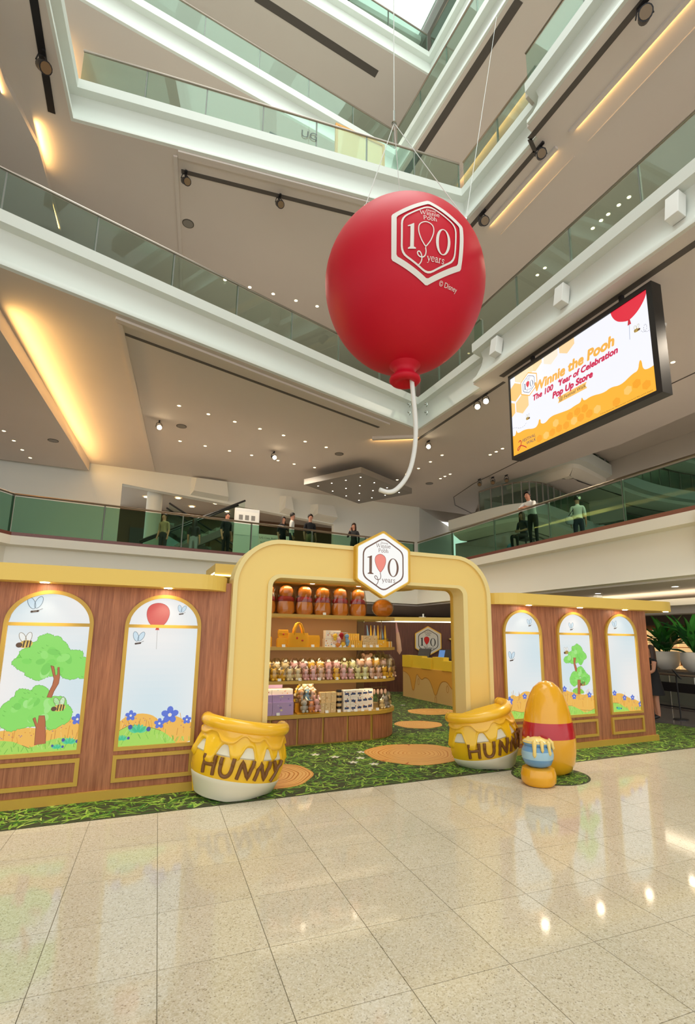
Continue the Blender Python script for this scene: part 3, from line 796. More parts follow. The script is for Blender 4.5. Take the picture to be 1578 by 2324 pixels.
for i, (x, y) in enumerate([(7.4, 20.2), (8.2, 21), (9.2, 20.5), (10, 21.4), (8.8, 19.2)]):
    downlight(x, y, 2.98, 'small downlight under the gallery seen through the arch, %s' % ORD[i], 'downlights under the gallery', r=.07)
def lamp_spot(x, y, z, p, col=(1, .86, .68)):  # beams of modelled downlights, plus fill spots added where no fitting exists
    l = bpy.data.lights.new('downlight_and_fill', 'SPOT'); l.energy = p; l.spot_size = R_(150); l.spot_blend = .8; l.color = col; l.shadow_soft_size = .05
    o = bpy.data.objects.new('downlight_and_fill', l); COL.objects.link(o); o.location = (x, y, z - .02)
for x, y in (DL1[0], DL1[3], DL2[1], DL2[5], DL3[1], (-4, 15.5)): lamp_spot(x, y, 8.95, 270)
for x, y in ((12.5, 9.5), (12.2, 7.0), (11.5, 4.5)): lamp_spot(x, y, 8.95, 330)  # added fill for the right first gallery, no fittings here
for x, y in ((2.19, 16.55), (5.67, 16.52), (-5, 14.5), (12.1, 9.04), (12.05, 4.0), (10.8, 13.5)): lamp_spot(x, y, 14.2, 230)
for x, y in ((1.0, 17.5), (6, 17.8), (11.5, 12), (11.5, 5)): lamp_spot(x, y, 19.45, 260)  # added fill to lift the third gallery ceiling by bounce, no fittings
for x, y in ((1.0, 17.5), (7, 17.8), (12.5, 9)): lamp_spot(x, y, 24.8, 260)  # same added fill for the fourth gallery
for x, y in ((7.4, 20.2), (9.2, 20.5), (4.0, 20.5)): lamp_spot(x, y, 2.97, 110)
lamp_spot(19.5, 11, 16.2, 5200)  # added strong fill brightening the curved void, not a real lamp
for x, y, z in ((18, 18.2, 6.6), (22, 18.2, 8.75), (24, 18.3, 10.8)): lamp_spot(x, y, z, 110)  # added fill spots under the curved balconies
# diamond shaped hanging ceiling raft with tiny lights
rt = thing('ceiling_raft', 'grey diamond ceiling panel dotted with tiny white lights behind the balloon string', 'ceiling panel', (9, 20, 8.3))
Q = [(6.58, 20.27), (8.14, 17.7), (11.48, 19.35), (10.04, 22.06)]
mb = MB(); mb.prism(Q, 8.3, 8.55); mb.build('panel', 'mid_grey', rt, world=True)
for i in range(4):
    for j in range(4):
        u, v = (i + .5) / 4, (j + .5) / 4
        x = (Q[0][0] * (1 - u) + Q[1][0] * u) * (1 - v) + (Q[3][0] * (1 - u) + Q[2][0] * u) * v
        y = (Q[0][1] * (1 - u) + Q[1][1] * u) * (1 - v) + (Q[3][1] * (1 - u) + Q[2][1] * u) * v
        mb = MB(); mb.lathe([(0.0005, 0), (0.03, 0)], 10, c=(x, y, 8.296)); mb.build('lamp', 'lamp_white', rt, world=True)
# theatre style spotlights on the ceiling tracks
def spotlight(loc, aim, label, s=1.0, lit=False, group='track spotlights'):
    root = thing('spotlight', label, 'spotlight', loc, group=group)
    d = Vector(aim).normalized()
    mb = MB(); mb.box(-.03 * s, .03 * s, -.1 * s, .1 * s, -.05 * s, 0); mb.build('track_clamp', 'dark_metal', root)
    a_ = d.cross(Vector((0, 0, 1))).normalized(); c = Vector((0, 0, -.28 * s))
    mb = MB(); mb.tube([(0, 0, -.05 * s), Vector((0, 0, -.12 * s)) + a_ * .1 * s, c + a_ * .13 * s], .012 * s, 6)
    mb.tube([(0, 0, -.05 * s), Vector((0, 0, -.12 * s)) - a_ * .1 * s, c - a_ * .13 * s], .012 * s, 6); mb.build('yoke', 'dark_metal', root)
    mb = MB(); mb.tube([c - d * .16 * s, c - d * .12 * s, c + d * .02 * s, c + d * .14 * s, c + d * .17 * s], [.05 * s, .09 * s, .10 * s, .115 * s, .115 * s], 14)
    mb.build('can', 'dark_metal', root, smooth=True)
    mb = MB(); mb.tube([c + d * .168 * s, c + d * .178 * s], .095 * s, 14); mb.build('lens', 'spot_bright' if lit else 'lens_dark', root)
spotlight((-2.68, 11.0, 14.25), (.45, -.55, -.7), 'black spotlight hanging from the dark ceiling track at the top left', 1.15)
spotlight((0.46, 12.7, 14.25), (.3, -.7, -.65), 'black spotlight at the left end of the ceiling track', .95)
spotlight((3.0, 12.33, 14.25), (.1, -.7, -.7), 'black spotlight near the middle of the ceiling track', .95)
spotlight((8.64, 10.3, 14.25), (-.3, -.75, -.6), 'black spotlight just behind the right edge of the red balloon', 1.2)
spotlight((8.66, 8.0, 14.25), (-.5, -.6, -.6), 'black spotlight beside the kinked ceiling track on the right', 1.1)
spotlight((8.34, 4.9, 14.25), (-.6, -.5, -.6), 'black spotlight in the top right corner of the picture', 1.2)
spotlight((0.47, 17.56, 8.96), (.1, -.9, -.4), 'lit spotlight glaring on the ceiling at the left', .8, True, 'lit spotlights')
spotlight((4.78, 18.68, 8.96), (.02, -.9, -.4), 'lit spotlight glaring on the ceiling left of the balloon string', .8, True, 'lit spotlights')
spotlight((9.65, 15.05, 8.96), (-.45, -.8, -.4), 'lit spotlight glaring just right of the balloon string', .8, True, 'lit spotlights')
spotlight((9.22, 11.2, 8.96), (-.5, -.7, -.5), 'pale lit spotlight left of the screen, right one of the pair', .8, True, 'lit spotlights')
spotlight((9.22, 11.6, 8.96), (-.5, -.7, -.5), 'pale lit spotlight left of the screen, left one of the pair', .8, True, 'lit spotlights')
for i in range(3): spotlight((14.2 + i * .35, 17.9 - i * .5, 8.96), (-.5, -.6, -.5), 'black spotlight under the oval opening, %s of three' % ORD[i], .8)
for i, (x, y) in enumerate(((8.3, 14.22), (8.82, 13.9))):
    for j, z in enumerate((9.75, 9.45)):
        rt = thing('wall_hook', 'small steel hook on the fascia corner below the balloon, %s %s' % (('upper', 'lower')[j], ('left', 'right')[i]), 'hook', (x, y - .05 if i == 0 else y, z), group='steel hooks on the fascia corner')
        mb = MB(); mb.ball((0, 0, 0), .045, 8, 6); mb.build('boss', 'steel', rt, smooth=True)
        mb = MB(); mb.tube([(0, -.02, 0), (0, -.1, -.02), (0, -.12, -.1), (0, -.06, -.14)], .012, 6); mb.build('hook', 'steel', rt)
# small ceiling fittings and the framed board on the third gallery
for i, (x, y, z, l) in enumerate(((.71, 14.5, 14.26, 'above the long left gallery'), (1.2, 17.7, 8.97, 'right of the left lit spotlight'), (7.2, 17.77, 8.97, 'left of the balloon string'), (-2.9, 20.0, 8.55, 'on the dropped ceiling at the far left'), (12.53, 19.5, 8.97, 'left of the oval ceiling line'))):
    rt = thing('ceiling_speaker', 'flat round grey ceiling speaker ' + l, 'speaker', (x, y, z), group='round ceiling speakers')
    mb = MB(); mb.lathe([(.0005, -.012), (.15, -.012)], 22); mb.build('grille', 'mid_grey', rt)
    mb = MB(); mb.lathe([(.15, -.013), (.175, -.013), (.175, 0)], 22); mb.build('rim', 'slot_dark', rt)
rt = thing('dome_camera', 'small black dome camera on the ceiling right of the screen', 'camera', (10.77, 6.75, 8.97))
mb = MB(); mb.lathe([(.0005, -.06), (.09, -.06), (.10, 0)], 18); mb.build('housing', 'white_plastic', rt, smooth=True)
mb = MB(); mb.ball((0, 0, -.06), (.07, .07, .07), 14, 8); mb.build('dome', 'black', rt, smooth='all')
bd = thing('framed_board', 'large orange framed board standing behind the third gallery glass', 'board', (5.65, 12.6, 15.47))
mat('board_orange', '#d99a3c', .5); mat('board_cream', '#e9c98e', .5)
mb = MB(); mb.ring_y([(-.88, .5), (.88, .5), (.88, 2.5), (-.88, 2.5)], [(-.80, .58), (.80, .58), (.80, 2.42), (-.80, 2.42)], -.04, .04, True); mb.build('frame', 'board_orange', bd)
mb = MB(); mb.box(-.80, .80, -.01, .03, .58, 2.42); mb.build('panel', 'board_cream', bd)
for sx_ in (-.7, .64): mb = MB(); mb.box(sx_, sx_ + .06, -.03, .03, 0, .5); mb.build('leg', 'board_orange', bd)
# ================================================================== THE POP-UP STORE
def arch_path_(x0, x1, zt, r, n=12, z0=0.0, rise=None):
    rise = r if rise is None else rise
    p = [(x0, z0)]
    p += [(x0 + r - r * math.cos(PI / 2 * i / n), zt - rise + rise * math.sin(PI / 2 * i / n)) for i in range(n + 1)]
    p += [(x1 - r + r * math.sin(PI / 2 * i / n), zt - rise + rise * math.cos(PI / 2 * i / n)) for i in range(n + 1)]
    p += [(x1, z0)]
    return p
# ---- entrance arch
ar = thing('entrance_arch', 'large yellow rounded entrance arch of the pop-up store', 'arch', (3.17, 6.48, 0))
O0 = arch_path_(1.18, 5.16, 3.0, .62); O1 = arch_path_(1.235, 5.09, 2.945, .57)
I0 = arch_path_(1.62, 4.72, 2.545, .16); I1 = arch_path_(1.68, 4.64, 2.50, .12)
mb = MB(); mb.ring_y(O0, O1, 6.33, 6.64); mb.build('outer_rim', 'rim_yellow', ar, world=True)
mb = MB(); mb.ring_y(O1, I0, 6.365, 6.61); mb.build('arch_face', 'yellow', ar, world=True)
mb = MB(); mb.ring_y(I0, I1, 6.33, 6.64); mb.build('inner_rim', 'rim_yellow', ar, world=True)
I2 = arch_path_(1.676, 4.644, 2.504, .12); I3 = arch_path_(1.70, 4.62, 2.48, .11)
mb = MB(); mb.ring_y(I2, I3, 6.595, 6.645); mb.build('back_bead', 'gold_trim', ar, world=True)

# ---- hexagonal signs
def hex_sign(name, label, c, rotz, s, lit, depth=0.11):
    root = thing(name, label, 'sign', c, rotz)
    h = hexpts(s)
    def hexring(o, i_, y0, y1): 
        m_ = MB(); m_.ring_y(o, i_, y0, y1, True); return m_
    hexring(round_poly(hexpts(s), .03), round_poly(hexpts(s * .955), .03), 0, depth).build('frame', 'sign_side', root)
    hexring(round_poly(hexpts(s * .957), .028), round_poly(hexpts(s * .925), .026), .004, depth).build('inner_frame', 'sign_edge', root)
    a = logo('#6b4a3a' if lit else '#2a2422', '#f0897a' if lit else '#c4261d', None)
    b = Art(); b.poly(hexpts(.94), '#fbfaf6' if lit else '#cfcabf', 1); b.merge(a, lambda p: p)
    q = MB()
    for pts, col, layer in b.items: q.add([(p[0] * s, .012 - layer * .0012, p[1] * s) for p in pts], [tuple(range(len(pts)))], col)
    q.build('sign_face', 'print_sign' if lit else 'print_flat', root, recalc=False)
    return root
hex_sign('hexagon_sign', 'lit hexagonal sign reading 100 years on top of the yellow arch', (3.235, 6.24, 2.765), 0, .482, True, .09)

# ---- facade wings with arched, backlit picture windows
def butterfly(a, x, z, s, rot=0.0):
    for dx, dy, r1, r2, ro in ((-.02, .03, .02, .042, .35), (.022, .032, .02, .042, -.45)):
        p = ell(x + (dx * math.cos(rot) - dy * math.sin(rot)) * s, z + (dx * math.sin(rot) + dy * math.cos(rot)) * s, r1 * s, r2 * s, 16, ro + rot)
        a.poly(p, '#cfe4f0', 4); a.outline(p, .0035 * s, '#5f7686', 5)
    a.stroke([(x - .018 * s, z - .03 * s), (x + .02 * s, z - .024 * s)], .014 * s, '#4c3b34', 6)
    a.stroke([(x + .02 * s, z - .02 * s), (x + .045 * s, z - .008 * s)], .003 * s, '#4c3b34', 6)
def bee(a, x, z, s):
    for dx, ro in ((-.02, .5), (.012, -.2)):
        p = ell(x + dx * s, z + .04 * s, .016 * s, .034 * s, 14, ro); a.poly(p, '#f2f3ee', 5); a.outline(p, .003 * s, '#8b7a60', 6)
    a.poly(ell(x, z, .038 * s, .024 * s, 16, .2), '#e8bf5a', 6)
    for dx in (-.012, .006, .022): a.stroke([(x + dx * s, z - .02 * s), (x + dx * s + .004 * s, z + .022 * s)], .008 * s, '#3d2b1e', 7, False)
    a.poly(ell(x - .034 * s, z - .006 * s, .018 * s, .016 * s, 12), '#5c3a26', 7)
def flower(a, x, z, s, col='#5a74d6'):
    s *= .85
    for k in range(5):
        t = PI / 2 + 2 * PI * k / 5; a.poly(ell(x + .028 * s * math.cos(t), z + .028 * s * math.sin(t), .022 * s, .018 * s, 10, t), col, 7)
    a.poly(ell(x, z, .011 * s, .011 * s, 8), '#f2e9d8', 8)
def leafy(pts, amp, seed, n=5):
    rnd = random.Random(seed); out = []
    for i in range(len(pts)):
        a, b = Vector(pts[i]), Vector(pts[(i + 1) % len(pts)]); d = b - a; nn = Vector((d.y, -d.x))
        if nn.length > 1e-6: nn.normalize()
        for k in range(n):
            t = k / n; p = a + d * t + nn * amp * (abs(math.sin(PI * t * 2)) * rnd.uniform(.4, 1.2)) * -1
            out.append((p.x, p.y))
    return out
def centroid(p): return (sum(q[0] for q in p) / len(p), sum(q[1] for q in p) / len(p))
def crown(a, pts, seed, amp=.012):
    rnd = random.Random(seed); p = leafy(pts, amp, seed)
    if sum(p[i - 1][0] * p[i][1] - p[i][0] * p[i - 1][1] for i in range(len(p))) > 0: p = leafy(pts[::-1], amp, seed)
    a.poly(p, '#8be063', 5); a.outline(p, .004, '#5fae45', 6)
    cx, cy = centroid(pts)
    for k in range(14):
        q = rnd.choice(pts); t = rnd.uniform(.25, .78); x, y = cx + (q[0] - cx) * t, cy + (q[1] - cy) * t
        a.poly(smooth_closed(ell(x, y, rnd.uniform(.03, .07), rnd.uniform(.02, .05), 9, rnd.uniform(0, 3)), 1), rnd.choice(['#7fdb5a', '#97e671', '#86dd60', '#79d257', '#a6ea86']), 6 + k * .05)
    for k in range(12):
        q = rnd.choice(pts); t = rnd.uniform(.5, .92); x, y = cx + (q[0] - cx) * t, cy + (q[1] - cy) * t
        a.stroke([(x, y), (x + .008, y - .012), (x + .022, y - .012)], .004, '#5fae45', 8, False)
def hills(a, orange, green, seed, x0, x1):
    rnd = random.Random(seed)
    a.poly(smooth_closed(orange, 1), '#f3bb52', 3)
    zt = max(p[1] for p in orange)
    for k in range(26):
        x = rnd.uniform(x0, x1); z = rnd.uniform(.58, zt - .1); h = rnd.uniform(.05, .14)
        a.stroke([(x, z), (x + rnd.uniform(-.03, .03), z + h)], .006, rnd.choice(['#d9912f', '#e6a63e', '#c98b3a', '#f5cb74']), 4, False)
    for k in range(20):
        x = rnd.uniform(x0, x1); q = min(orange, key=lambda p: abs(p[0] - x)); a.poly(ell(x, q[1] - rnd.uniform(.03, .09), .006, .0045, 6), rnd.choice(['#b0546a', '#d98a2f', '#7d5ea8']), 4.5)
    a.poly(smooth_closed(green, 1), '#a9dc5c', 5)
    for k in range(40):
        x = rnd.uniform(x0, x1); q = min(green, key=lambda p: abs(p[0] - x)); z = rnd.uniform(.54, max(.56, q[1] - .03))
        a.stroke([(x, z), (x + rnd.uniform(-.03, .03), z + .05)], .005, rnd.choice(['#7cc043', '#8fd04d', '#c5e585', '#69b03c']), 5.5, False)
    g = [p for p in green if p[1] > .56]
    for p, q in zip(g[:-1], g[1:]):
        if rnd.random() < .5: a.stroke([p, q], .004, '#6a4a2a', 6, False)
def sprig(a, x, z, s):
    for k in range(7):
        t = R_(20 + 22 * k); a.poly(ell(x + .04 * s * math.cos(t), z + .03 * s * math.sin(t), .03 * s, .011 * s, 8, t), '#45c08a' if k % 2 else '#5fd09b', 7)
    for dx, dz in ((-.05, .04), (.07, .02)): a.poly(ell(x + dx * s, z + dz * s, .015 * s, .017 * s, 8), '#3f4fa0', 8)
ART = {}
def base_art(x0, x1, seed):
    a = Art(clip=(x0 + .036, x1 - .036, .535, 2.3))
    rnd = random.Random(seed); n, m_ = 28, 24
    def colr(u, v):
        t = .5 + .5 * math.sin(u * 3.1 + seed * 1.7) * math.cos(v * 5.3 + seed)
        c0, c1 = lin('#f6f3f0'), lin('#d7e8ee')
        return tuple(c0[k] * (1 - t) + c1[k] * t for k in range(4))
    for i in range(n):
        for j in range(m_):
            u0, u1 = x0 + (x1 - x0) * i / n, x0 + (x1 - x0) * (i + 1) / n; v0, v1 = .5 + 1.75 * j / m_, .5 + 1.75 * (j + 1) / m_
            a.poly([(u0, v0), (u1, v0), (u1, v1), (u0, v1)], colr((i + .5) / n, (j + .5) / m_), 0)
    return a
up = [(-1.047, 1.443), (-1.018, 1.491), (-0.963, 1.498), (-0.99, 1.547), (-0.959, 1.587), (-0.905, 1.604), (-0.895, 1.645), (-0.833, 1.67), (-0.832, 1.719), (-0.783, 1.736), (-0.748, 1.75), (-0.693, 1.721), (-0.642, 1.721), (-0.608, 1.68), (-0.567, 1.646), (-0.545, 1.605), (-0.522, 1.571), (-0.447, 1.574), (-0.4, 1.554), (-0.398, 1.504), (-0.34, 1.487), (-0.33, 1.269), (-0.419, 1.287), (-0.477, 1.269), (-0.552, 1.282), (-0.585, 1.315), (-0.643, 1.308), (-0.701, 1.309), (-0.748, 1.278), (-0.796, 1.263), (-0.849, 1.288), (-0.908, 1.313), (-0.919, 1.353), (-0.978, 1.378), (-1.009, 1.411)]
lo = [(-1.094, 0.967), (-1.08, 1.02), (-1.017, 1.064), (-1.013, 1.087), (-0.974, 1.102), (-0.979, 1.149), (-0.934, 1.179), (-0.885, 1.169), (-0.834, 1.152), (-0.818, 1.199), (-0.762, 1.209), (-0.702, 1.18), (-0.675, 1.131), (-0.649, 1.09), (-0.547, 1.086), (-0.515, 1.061), (-0.502, 1.004), (-0.453, 0.961), (-0.441, 0.912), (-0.462, 0.833), (-0.518, 0.804), (-0.6, 0.762), (-0.642, 0.756), (-0.677, 0.813), (-0.76, 0.802), (-0.829, 0.799), (-0.924, 0.781), (-0.989, 0.762), (-1.077, 0.821), (-1.128, 0.915)]
branch = [(-0.69, 1.415), (-0.66, 1.406), (-0.636, 1.308), (-0.618, 1.324), (-0.623, 1.398), (-0.608, 1.397), (-0.594, 1.291), (-0.598, 1.226), (-0.633, 1.146), (-0.648, 1.082), (-0.692, 1.087), (-0.677, 1.147), (-0.654, 1.211), (-0.647, 1.276)]
trunk = [(-0.796, 0.875), (-0.777, 0.889), (-0.748, 0.817), (-0.743, 0.903), (-0.693, 0.901), (-0.68, 0.845), (-0.654, 0.62), (-0.753, 0.611), (-0.759, 0.787)]
a = base_art(-1.166, -.32, 1)
hills(a, [(-1.2, .76), (-1.017, 0.771), (-0.91, 0.78), (-0.801, 0.789), (-0.656, 0.749), (-0.573, 0.776), (-0.503, 0.804), (-0.453, 0.881), (-0.34, 0.86), (-0.3, 0.5), (-1.2, 0.5)], [(-1.2, 0.673), (-0.979, 0.67), (-0.864, 0.616), (-0.791, 0.58), (-0.699, 0.628), (-0.561, 0.665), (-0.475, 0.667), (-0.34, 0.628), (-0.3, 0.5), (-1.2, 0.5)], 3, -1.13, -.36)
crown(a, up, 11); crown(a, lo, 12)
for p in (branch, trunk):
    a.poly(p, '#b8683c', 9); a.outline(p, .005, '#7d4022', 9.5)
butterfly(a, -.902, 2.03, 1.6, .1); bee(a, -.945, 1.64, 1.7); bee(a, -.564, .974, 1.5); flower(a, -.383, .848, 1.4); sprig(a, -.44, .60, 1.1); sprig(a, -.55, .56, .8)
ART['w1'] = a
a = base_art(0.0, .84, 2)
hills(a, [(-.02, .77), (0.035, 0.798), (0.086, 0.845), (0.165, 0.866), (0.245, 0.879), (0.328, 0.867), (0.396, 0.838), (0.468, 0.766), (0.514, 0.832), (0.581, 0.846), (0.687, 0.806), (0.743, 0.751), (0.86, 0.756), (0.86, 0.5), (-.02, 0.5)], [(-.02, .69), (0.043, 0.707), (0.126, 0.751), (0.222, 0.754), (0.356, 0.721), (0.475, 0.68), (0.581, 0.606), (0.68, 0.5), (-.02, 0.5)], 4, .04, .8)
bl = smooth_closed([(.343 + x, 1.985 + y) for x, y in ((-.13, .02), (-.1, .11), (0, .145), (.1, .11), (.135, .02), (.1, -.09), (.03, -.15), (-.03, -.15), (-.1, -.09))], 2)
a.poly(bl, '#dd4a46', 4); a.outline(bl, .005, '#b53030', 5); a.poly([(.335, 1.838), (.36, 1.838), (.37, 1.808), (.325, 1.808)], '#dd4a46', 5)
a.stroke([(.348, 1.81), (.352, 1.70), (.354, 1.59)], .004, '#a9a49c', 5)
butterfly(a, .60, 2.03, 1.05, -.1); butterfly(a, .15, 1.69, 1.35, -.05)
for x, z, s in ((.144, .859, 1.4), (.452, .758, 1.4), (.558, .847, 2.3), (.749, .785, 1.2)): flower(a, x, z, s)
sprig(a, .229, .672, 1.6); sprig(a, .07, .6, 1.0)
ART['w2'] = a
a = base_art(5.45, 6.25, 3)
hills(a, [(5.4, .83), (5.514, 0.856), (5.6, .90), (5.70, .86), (5.80, .93), (5.895, 0.944), (6.05, .9), (6.3, 0.96), (6.3, .5), (5.4, .5)], [(5.4, .62), (5.6, .66), (5.8, .62), (6.0, .66), (6.3, .6), (6.3, .5), (5.4, .5)], 5, 5.5, 6.2)
butterfly(a, 6.015, 2.0, 1.1, .1); butterfly(a, 5.607, 1.458, 1.4, -.1); flower(a, 5.537, .806, 1.6); flower(a, 5.84, .865, 1.1); flower(a, 6.1, .8, 1.1)
ART['w3'] = a
a = base_art(6.59, 7.39, 4)
hills(a, [(6.55, .97), (6.663, 0.963), (6.749, 0.928), (6.836, 0.893), (6.957, 0.9), (7.104, 0.842), (7.199, 0.86), (7.289, 0.824), (7.42, 0.832), (7.42, 0.5), (6.55, 0.5)], [(6.55, 0.688), (6.846, 0.68), (7.021, 0.609), (7.137, 0.55), (7.264, 0.587), (7.42, 0.635), (7.42, 0.5), (6.55, 0.5)], 6, 6.64, 7.35)
crown(a, [(6.717, 1.413), (6.736, 1.456), (6.829, 1.489), (6.828, 1.543), (6.911, 1.554), (6.918, 1.632), (6.997, 1.654), (7.037, 1.688), (7.135, 1.632), (7.159, 1.565), (7.232, 1.509), (7.242, 1.453), (7.176, 1.42), (7.123, 1.354), (7.033, 1.377), (6.908, 1.357), (6.849, 1.379), (6.758, 1.373)], 21)
crown(a, [(6.826, 1.119), (6.895, 1.215), (6.988, 1.235), (7.024, 1.29), (7.103, 1.311), (7.16, 1.255), (7.216, 1.188), (7.29, 1.142), (7.283, 1.076), (7.214, 1.012), (7.135, 1.003), (7.092, 1.037), (7.0, 1.029), (6.905, 0.988), (6.834, 1.044)], 22)
for p in ([(6.932, 1.455), (6.994, 1.455), (6.97, 1.367), (6.999, 1.279), (6.987, 1.224), (6.958, 1.236), (6.931, 1.345)], [(6.997, 1.094), (7.067, 1.092), (7.034, 0.86), (6.979, 0.86)]):
    a.poly(p, '#b8683c', 9); a.outline(p, .004, '#7d4022', 9.5)
g = smooth_closed([(6.85, .9), (6.9, .95), (7.0, .97), (7.1, .93), (7.15, .87), (7.0, .86)], 1); a.poly(g, '#8fd04d', 5)
for x, z in ((6.692, .951), (6.896, .827), (7.25, .841)): flower(a, x, z, 1.2)
butterfly(a, 6.932, 1.955, 1.2); bee(a, 6.788, 1.543, 1.2); bee(a, 7.116, 1.026, 1.6)
ART['w4'] = a
a = base_art(7.73, 8.53, 5)
hills(a, [(7.7, .8), (7.817, 0.817), (7.936, 0.847), (8.068, 0.831), (8.227, 0.746), (8.362, 0.73), (8.56, 0.632), (8.56, .5), (7.7, .5)], [(7.7, 0.695), (7.949, 0.678), (8.074, 0.606), (8.201, 0.544), (8.25, .5), (7.7, .5)], 7, 7.78, 8.49)
for x, z in ((7.854, .849), (8.093, .762), (8.297, .76), (8.481, .638)): flower(a, x, z, 1.2)
butterfly(a, 7.999, 1.998, 1.3, .15); sprig(a, 7.93, .57, .9)
ART['w5'] = a

def picture_window(root, x0, x1, art, which):
    rx = (x1 - x0) / 2
    po = arch_path_(x0, x1, 2.22, rx, 14, .495, .37); pi_ = arch_path_(x0 + .04, x1 - .04, 2.18, rx - .04, 14, .495, .335)
    mb = MB(); mb.ring_y(po, pi_, 6.408, 6.45); mb.box(x0 + .04, x1 - .04, 6.408, 6.45, .495, .535)
    fr = mb.build('arched_window', 'gold_trim', root, world=True, smooth=True)
    fr['label'] = which
    mb = MB(); mb.box(x0 + .04, x1 - .04, 6.412, 6.436, 1.832, 1.868); m_ = mb.build('glazing_bar', 'gold_trim', fr); m_.location = (0, 0, 0)
    # the world helper only handles one level: move sub-part verts into the facade's frame
    off = Vector(root.location)
    m_.data.transform(Matrix.Translation(-off))
    # print is cut to the arch outline
    xc = (x0 + x1) / 2; ra = rx - .038
    q = MB()
    def lim(x): 
        t = max(0.0, 1 - ((x - xc) / ra) ** 2); return 1.845 + .336 * math.sqrt(t)
    for pts, col, layer in art.items:
        pp = [(p[0], min(p[1], lim(p[0]))) for p in pts]
        q.add([(p[0] - off.x, 6.436 - layer * .0009 - off.y, p[1] - off.z) for p in pp], [tuple(range(len(pp)))], col)
    q.build('backlit_print', 'print_lit', fr, recalc=False)
    # moulded panel below
    mb = MB(); mb.ring_y([(x0, .172), (x1, .172), (x1, .45), (x0, .45)], [(x0 + .04, .212), (x1 - .04, .212), (x1 - .04, .41), (x0 + .04, .41)], 6.408, 6.45, True)
    pf = mb.build('panel_moulding', 'gold_trim', root, world=True)
    mb = MB(); mb.box(x0 + .041, x1 - .041, 6.43, 6.45, .213, .409); pw = mb.build('panel_field', 'walnut', pf); pw.data.transform(Matrix.Translation(-off))
def facade(label, x0, x1, canopy, wins, lamps):
    root = thing('store_facade', label, 'store wall', ((x0 + x1) / 2, 6.42, 0))
    mb = MB(); mb.box(x0, x1, 6.44, 6.66, .0, 2.4); mb.build('wood_panelling', 'walnut', root, world=True)
    mb = MB(); mb.box(x0 - (0 if x0 > 0 else 0), x1 + (.03 if x1 > 6 else 0), 6.405, 6.69, 0, .1); mb.build('plinth', 'gold_trim', root, world=True)
    mb = MB(); mb.prism(canopy, 2.29, 2.465); cp = mb.build('canopy', 'canopy_yellow', root, world=True)
    for (a0, a1, key, lab) in wins: picture_window(root, a0, a1, ART[key], lab)
    for x in lamps:
        mb = MB(); mb.lathe([(0.0005, -.004), (.045, -.004)], 16, c=(x, 6.28, 2.29)); mb.build('downlight', 'lamp_strong', root, world=True)
        l = bpy.data.lights.new('canopy_spot', 'SPOT'); l.energy = 22; l.spot_size = R_(95); l.spot_blend = .6; l.color = (1, .86, .62); l.shadow_soft_size = .04
        o = bpy.data.objects.new('canopy_spot', l); COL.objects.link(o); o.location = (x, 6.28, 2.27)
    return root
def qarc(cx, cy, r, a0, a1, n=10): return [(cx + r * math.cos(R_(a0 + (a1 - a0) * i / n)), cy + r * math.sin(R_(a0 + (a1 - a0) * i / n))) for i in range(n + 1)]
facade('walnut wall with two arched pictures at the left of the yellow arch', -5.2, 1.19,
       [(-5.2, 6.16), (0.72, 6.16)] + qarc(.72, 6.58, .42, -90, 0)[1:] + [(1.17, 6.9), (-5.2, 6.9)],
       [(-1.166, -.32, 'w1', 'arched backlit picture with two green trees'), (0.0, .84, 'w2', 'arched backlit picture with red balloon and blue flowers'), (-2.33, -1.49, 'w3x', 'arched picture')][:2], [-.82, .42, -2.0])
facade('walnut wall with three arched pictures at the right of the yellow arch', 5.15, 8.84,
       [(5.17, 6.9), (5.17, 6.5)] + qarc(5.62, 6.62, .45, 180, 270)[1:] + [(9.05, 6.17)] + qarc(9.05, 6.62, .45, -90, 0)[1:] + [(9.5, 6.9)],
       [(5.45, 6.25, 'w3', 'arched backlit picture with pale sky and two butterflies'), (6.59, 7.39, 'w4', 'arched backlit picture with a single tree'), (7.73, 8.53, 'w5', 'arched backlit picture with pale sky and one butterfly')], [5.88, 7.0, 8.1, 9.2])
# ---- printed grass carpet with blades, stump discs and daisies
def mat_label(o, l, c): return setp(o, l, c)
mp_ = [(-5.5, 5.86), (-.87, 5.80), (1.0, 5.78), (10.9, 5.76), (10.85, 7.6), (9.3, 9.2), (9.3, 14.8), (8.2, 15.35), (3.7, 15.8), (1.2, 15.8), (1.2, 9.5), (-5.5, 9.0)]
mb = MB(); mb.prism(mp_, 0.0005, .004)
gm = mb.build('grass_carpet', 'print_flat')
M['grass_base'] = mat('grass_base', '#3b3f22', 0.75, var=.3, vscale=6); gm.data.materials[0] = M['grass_base']
setp(gm, 'green grass-print carpet under the store and through the arch', 'carpet')
mb = MB(); mb.lathe([(0.0005, .005), (.50, .005), (.50, .001)], 40, c=(5.24, 5.37, 0), sx=1.0, sy=.95)
gm2 = mb.build('grass_carpet', 'grass_base'); setp(gm2, 'round green grass-print mat under the golden stand', 'mat')
def inside(x, y, poly):
    r = False
    for i in range(len(poly)):
        (x1, y1), (x2, y2) = poly[i - 1], poly[i]
        if (y1 > y) != (y2 > y) and x < (x2 - x1) * (y - y1) / (y2 - y1) + x1: r = not r
    return r
GC = [lin(c) for c in ('#7da638', '#5c8f2e', '#9abf48', '#3f7a2a', '#b0cb5e', '#6f9a34', '#4b7430', '#8bb040', '#35601f')]
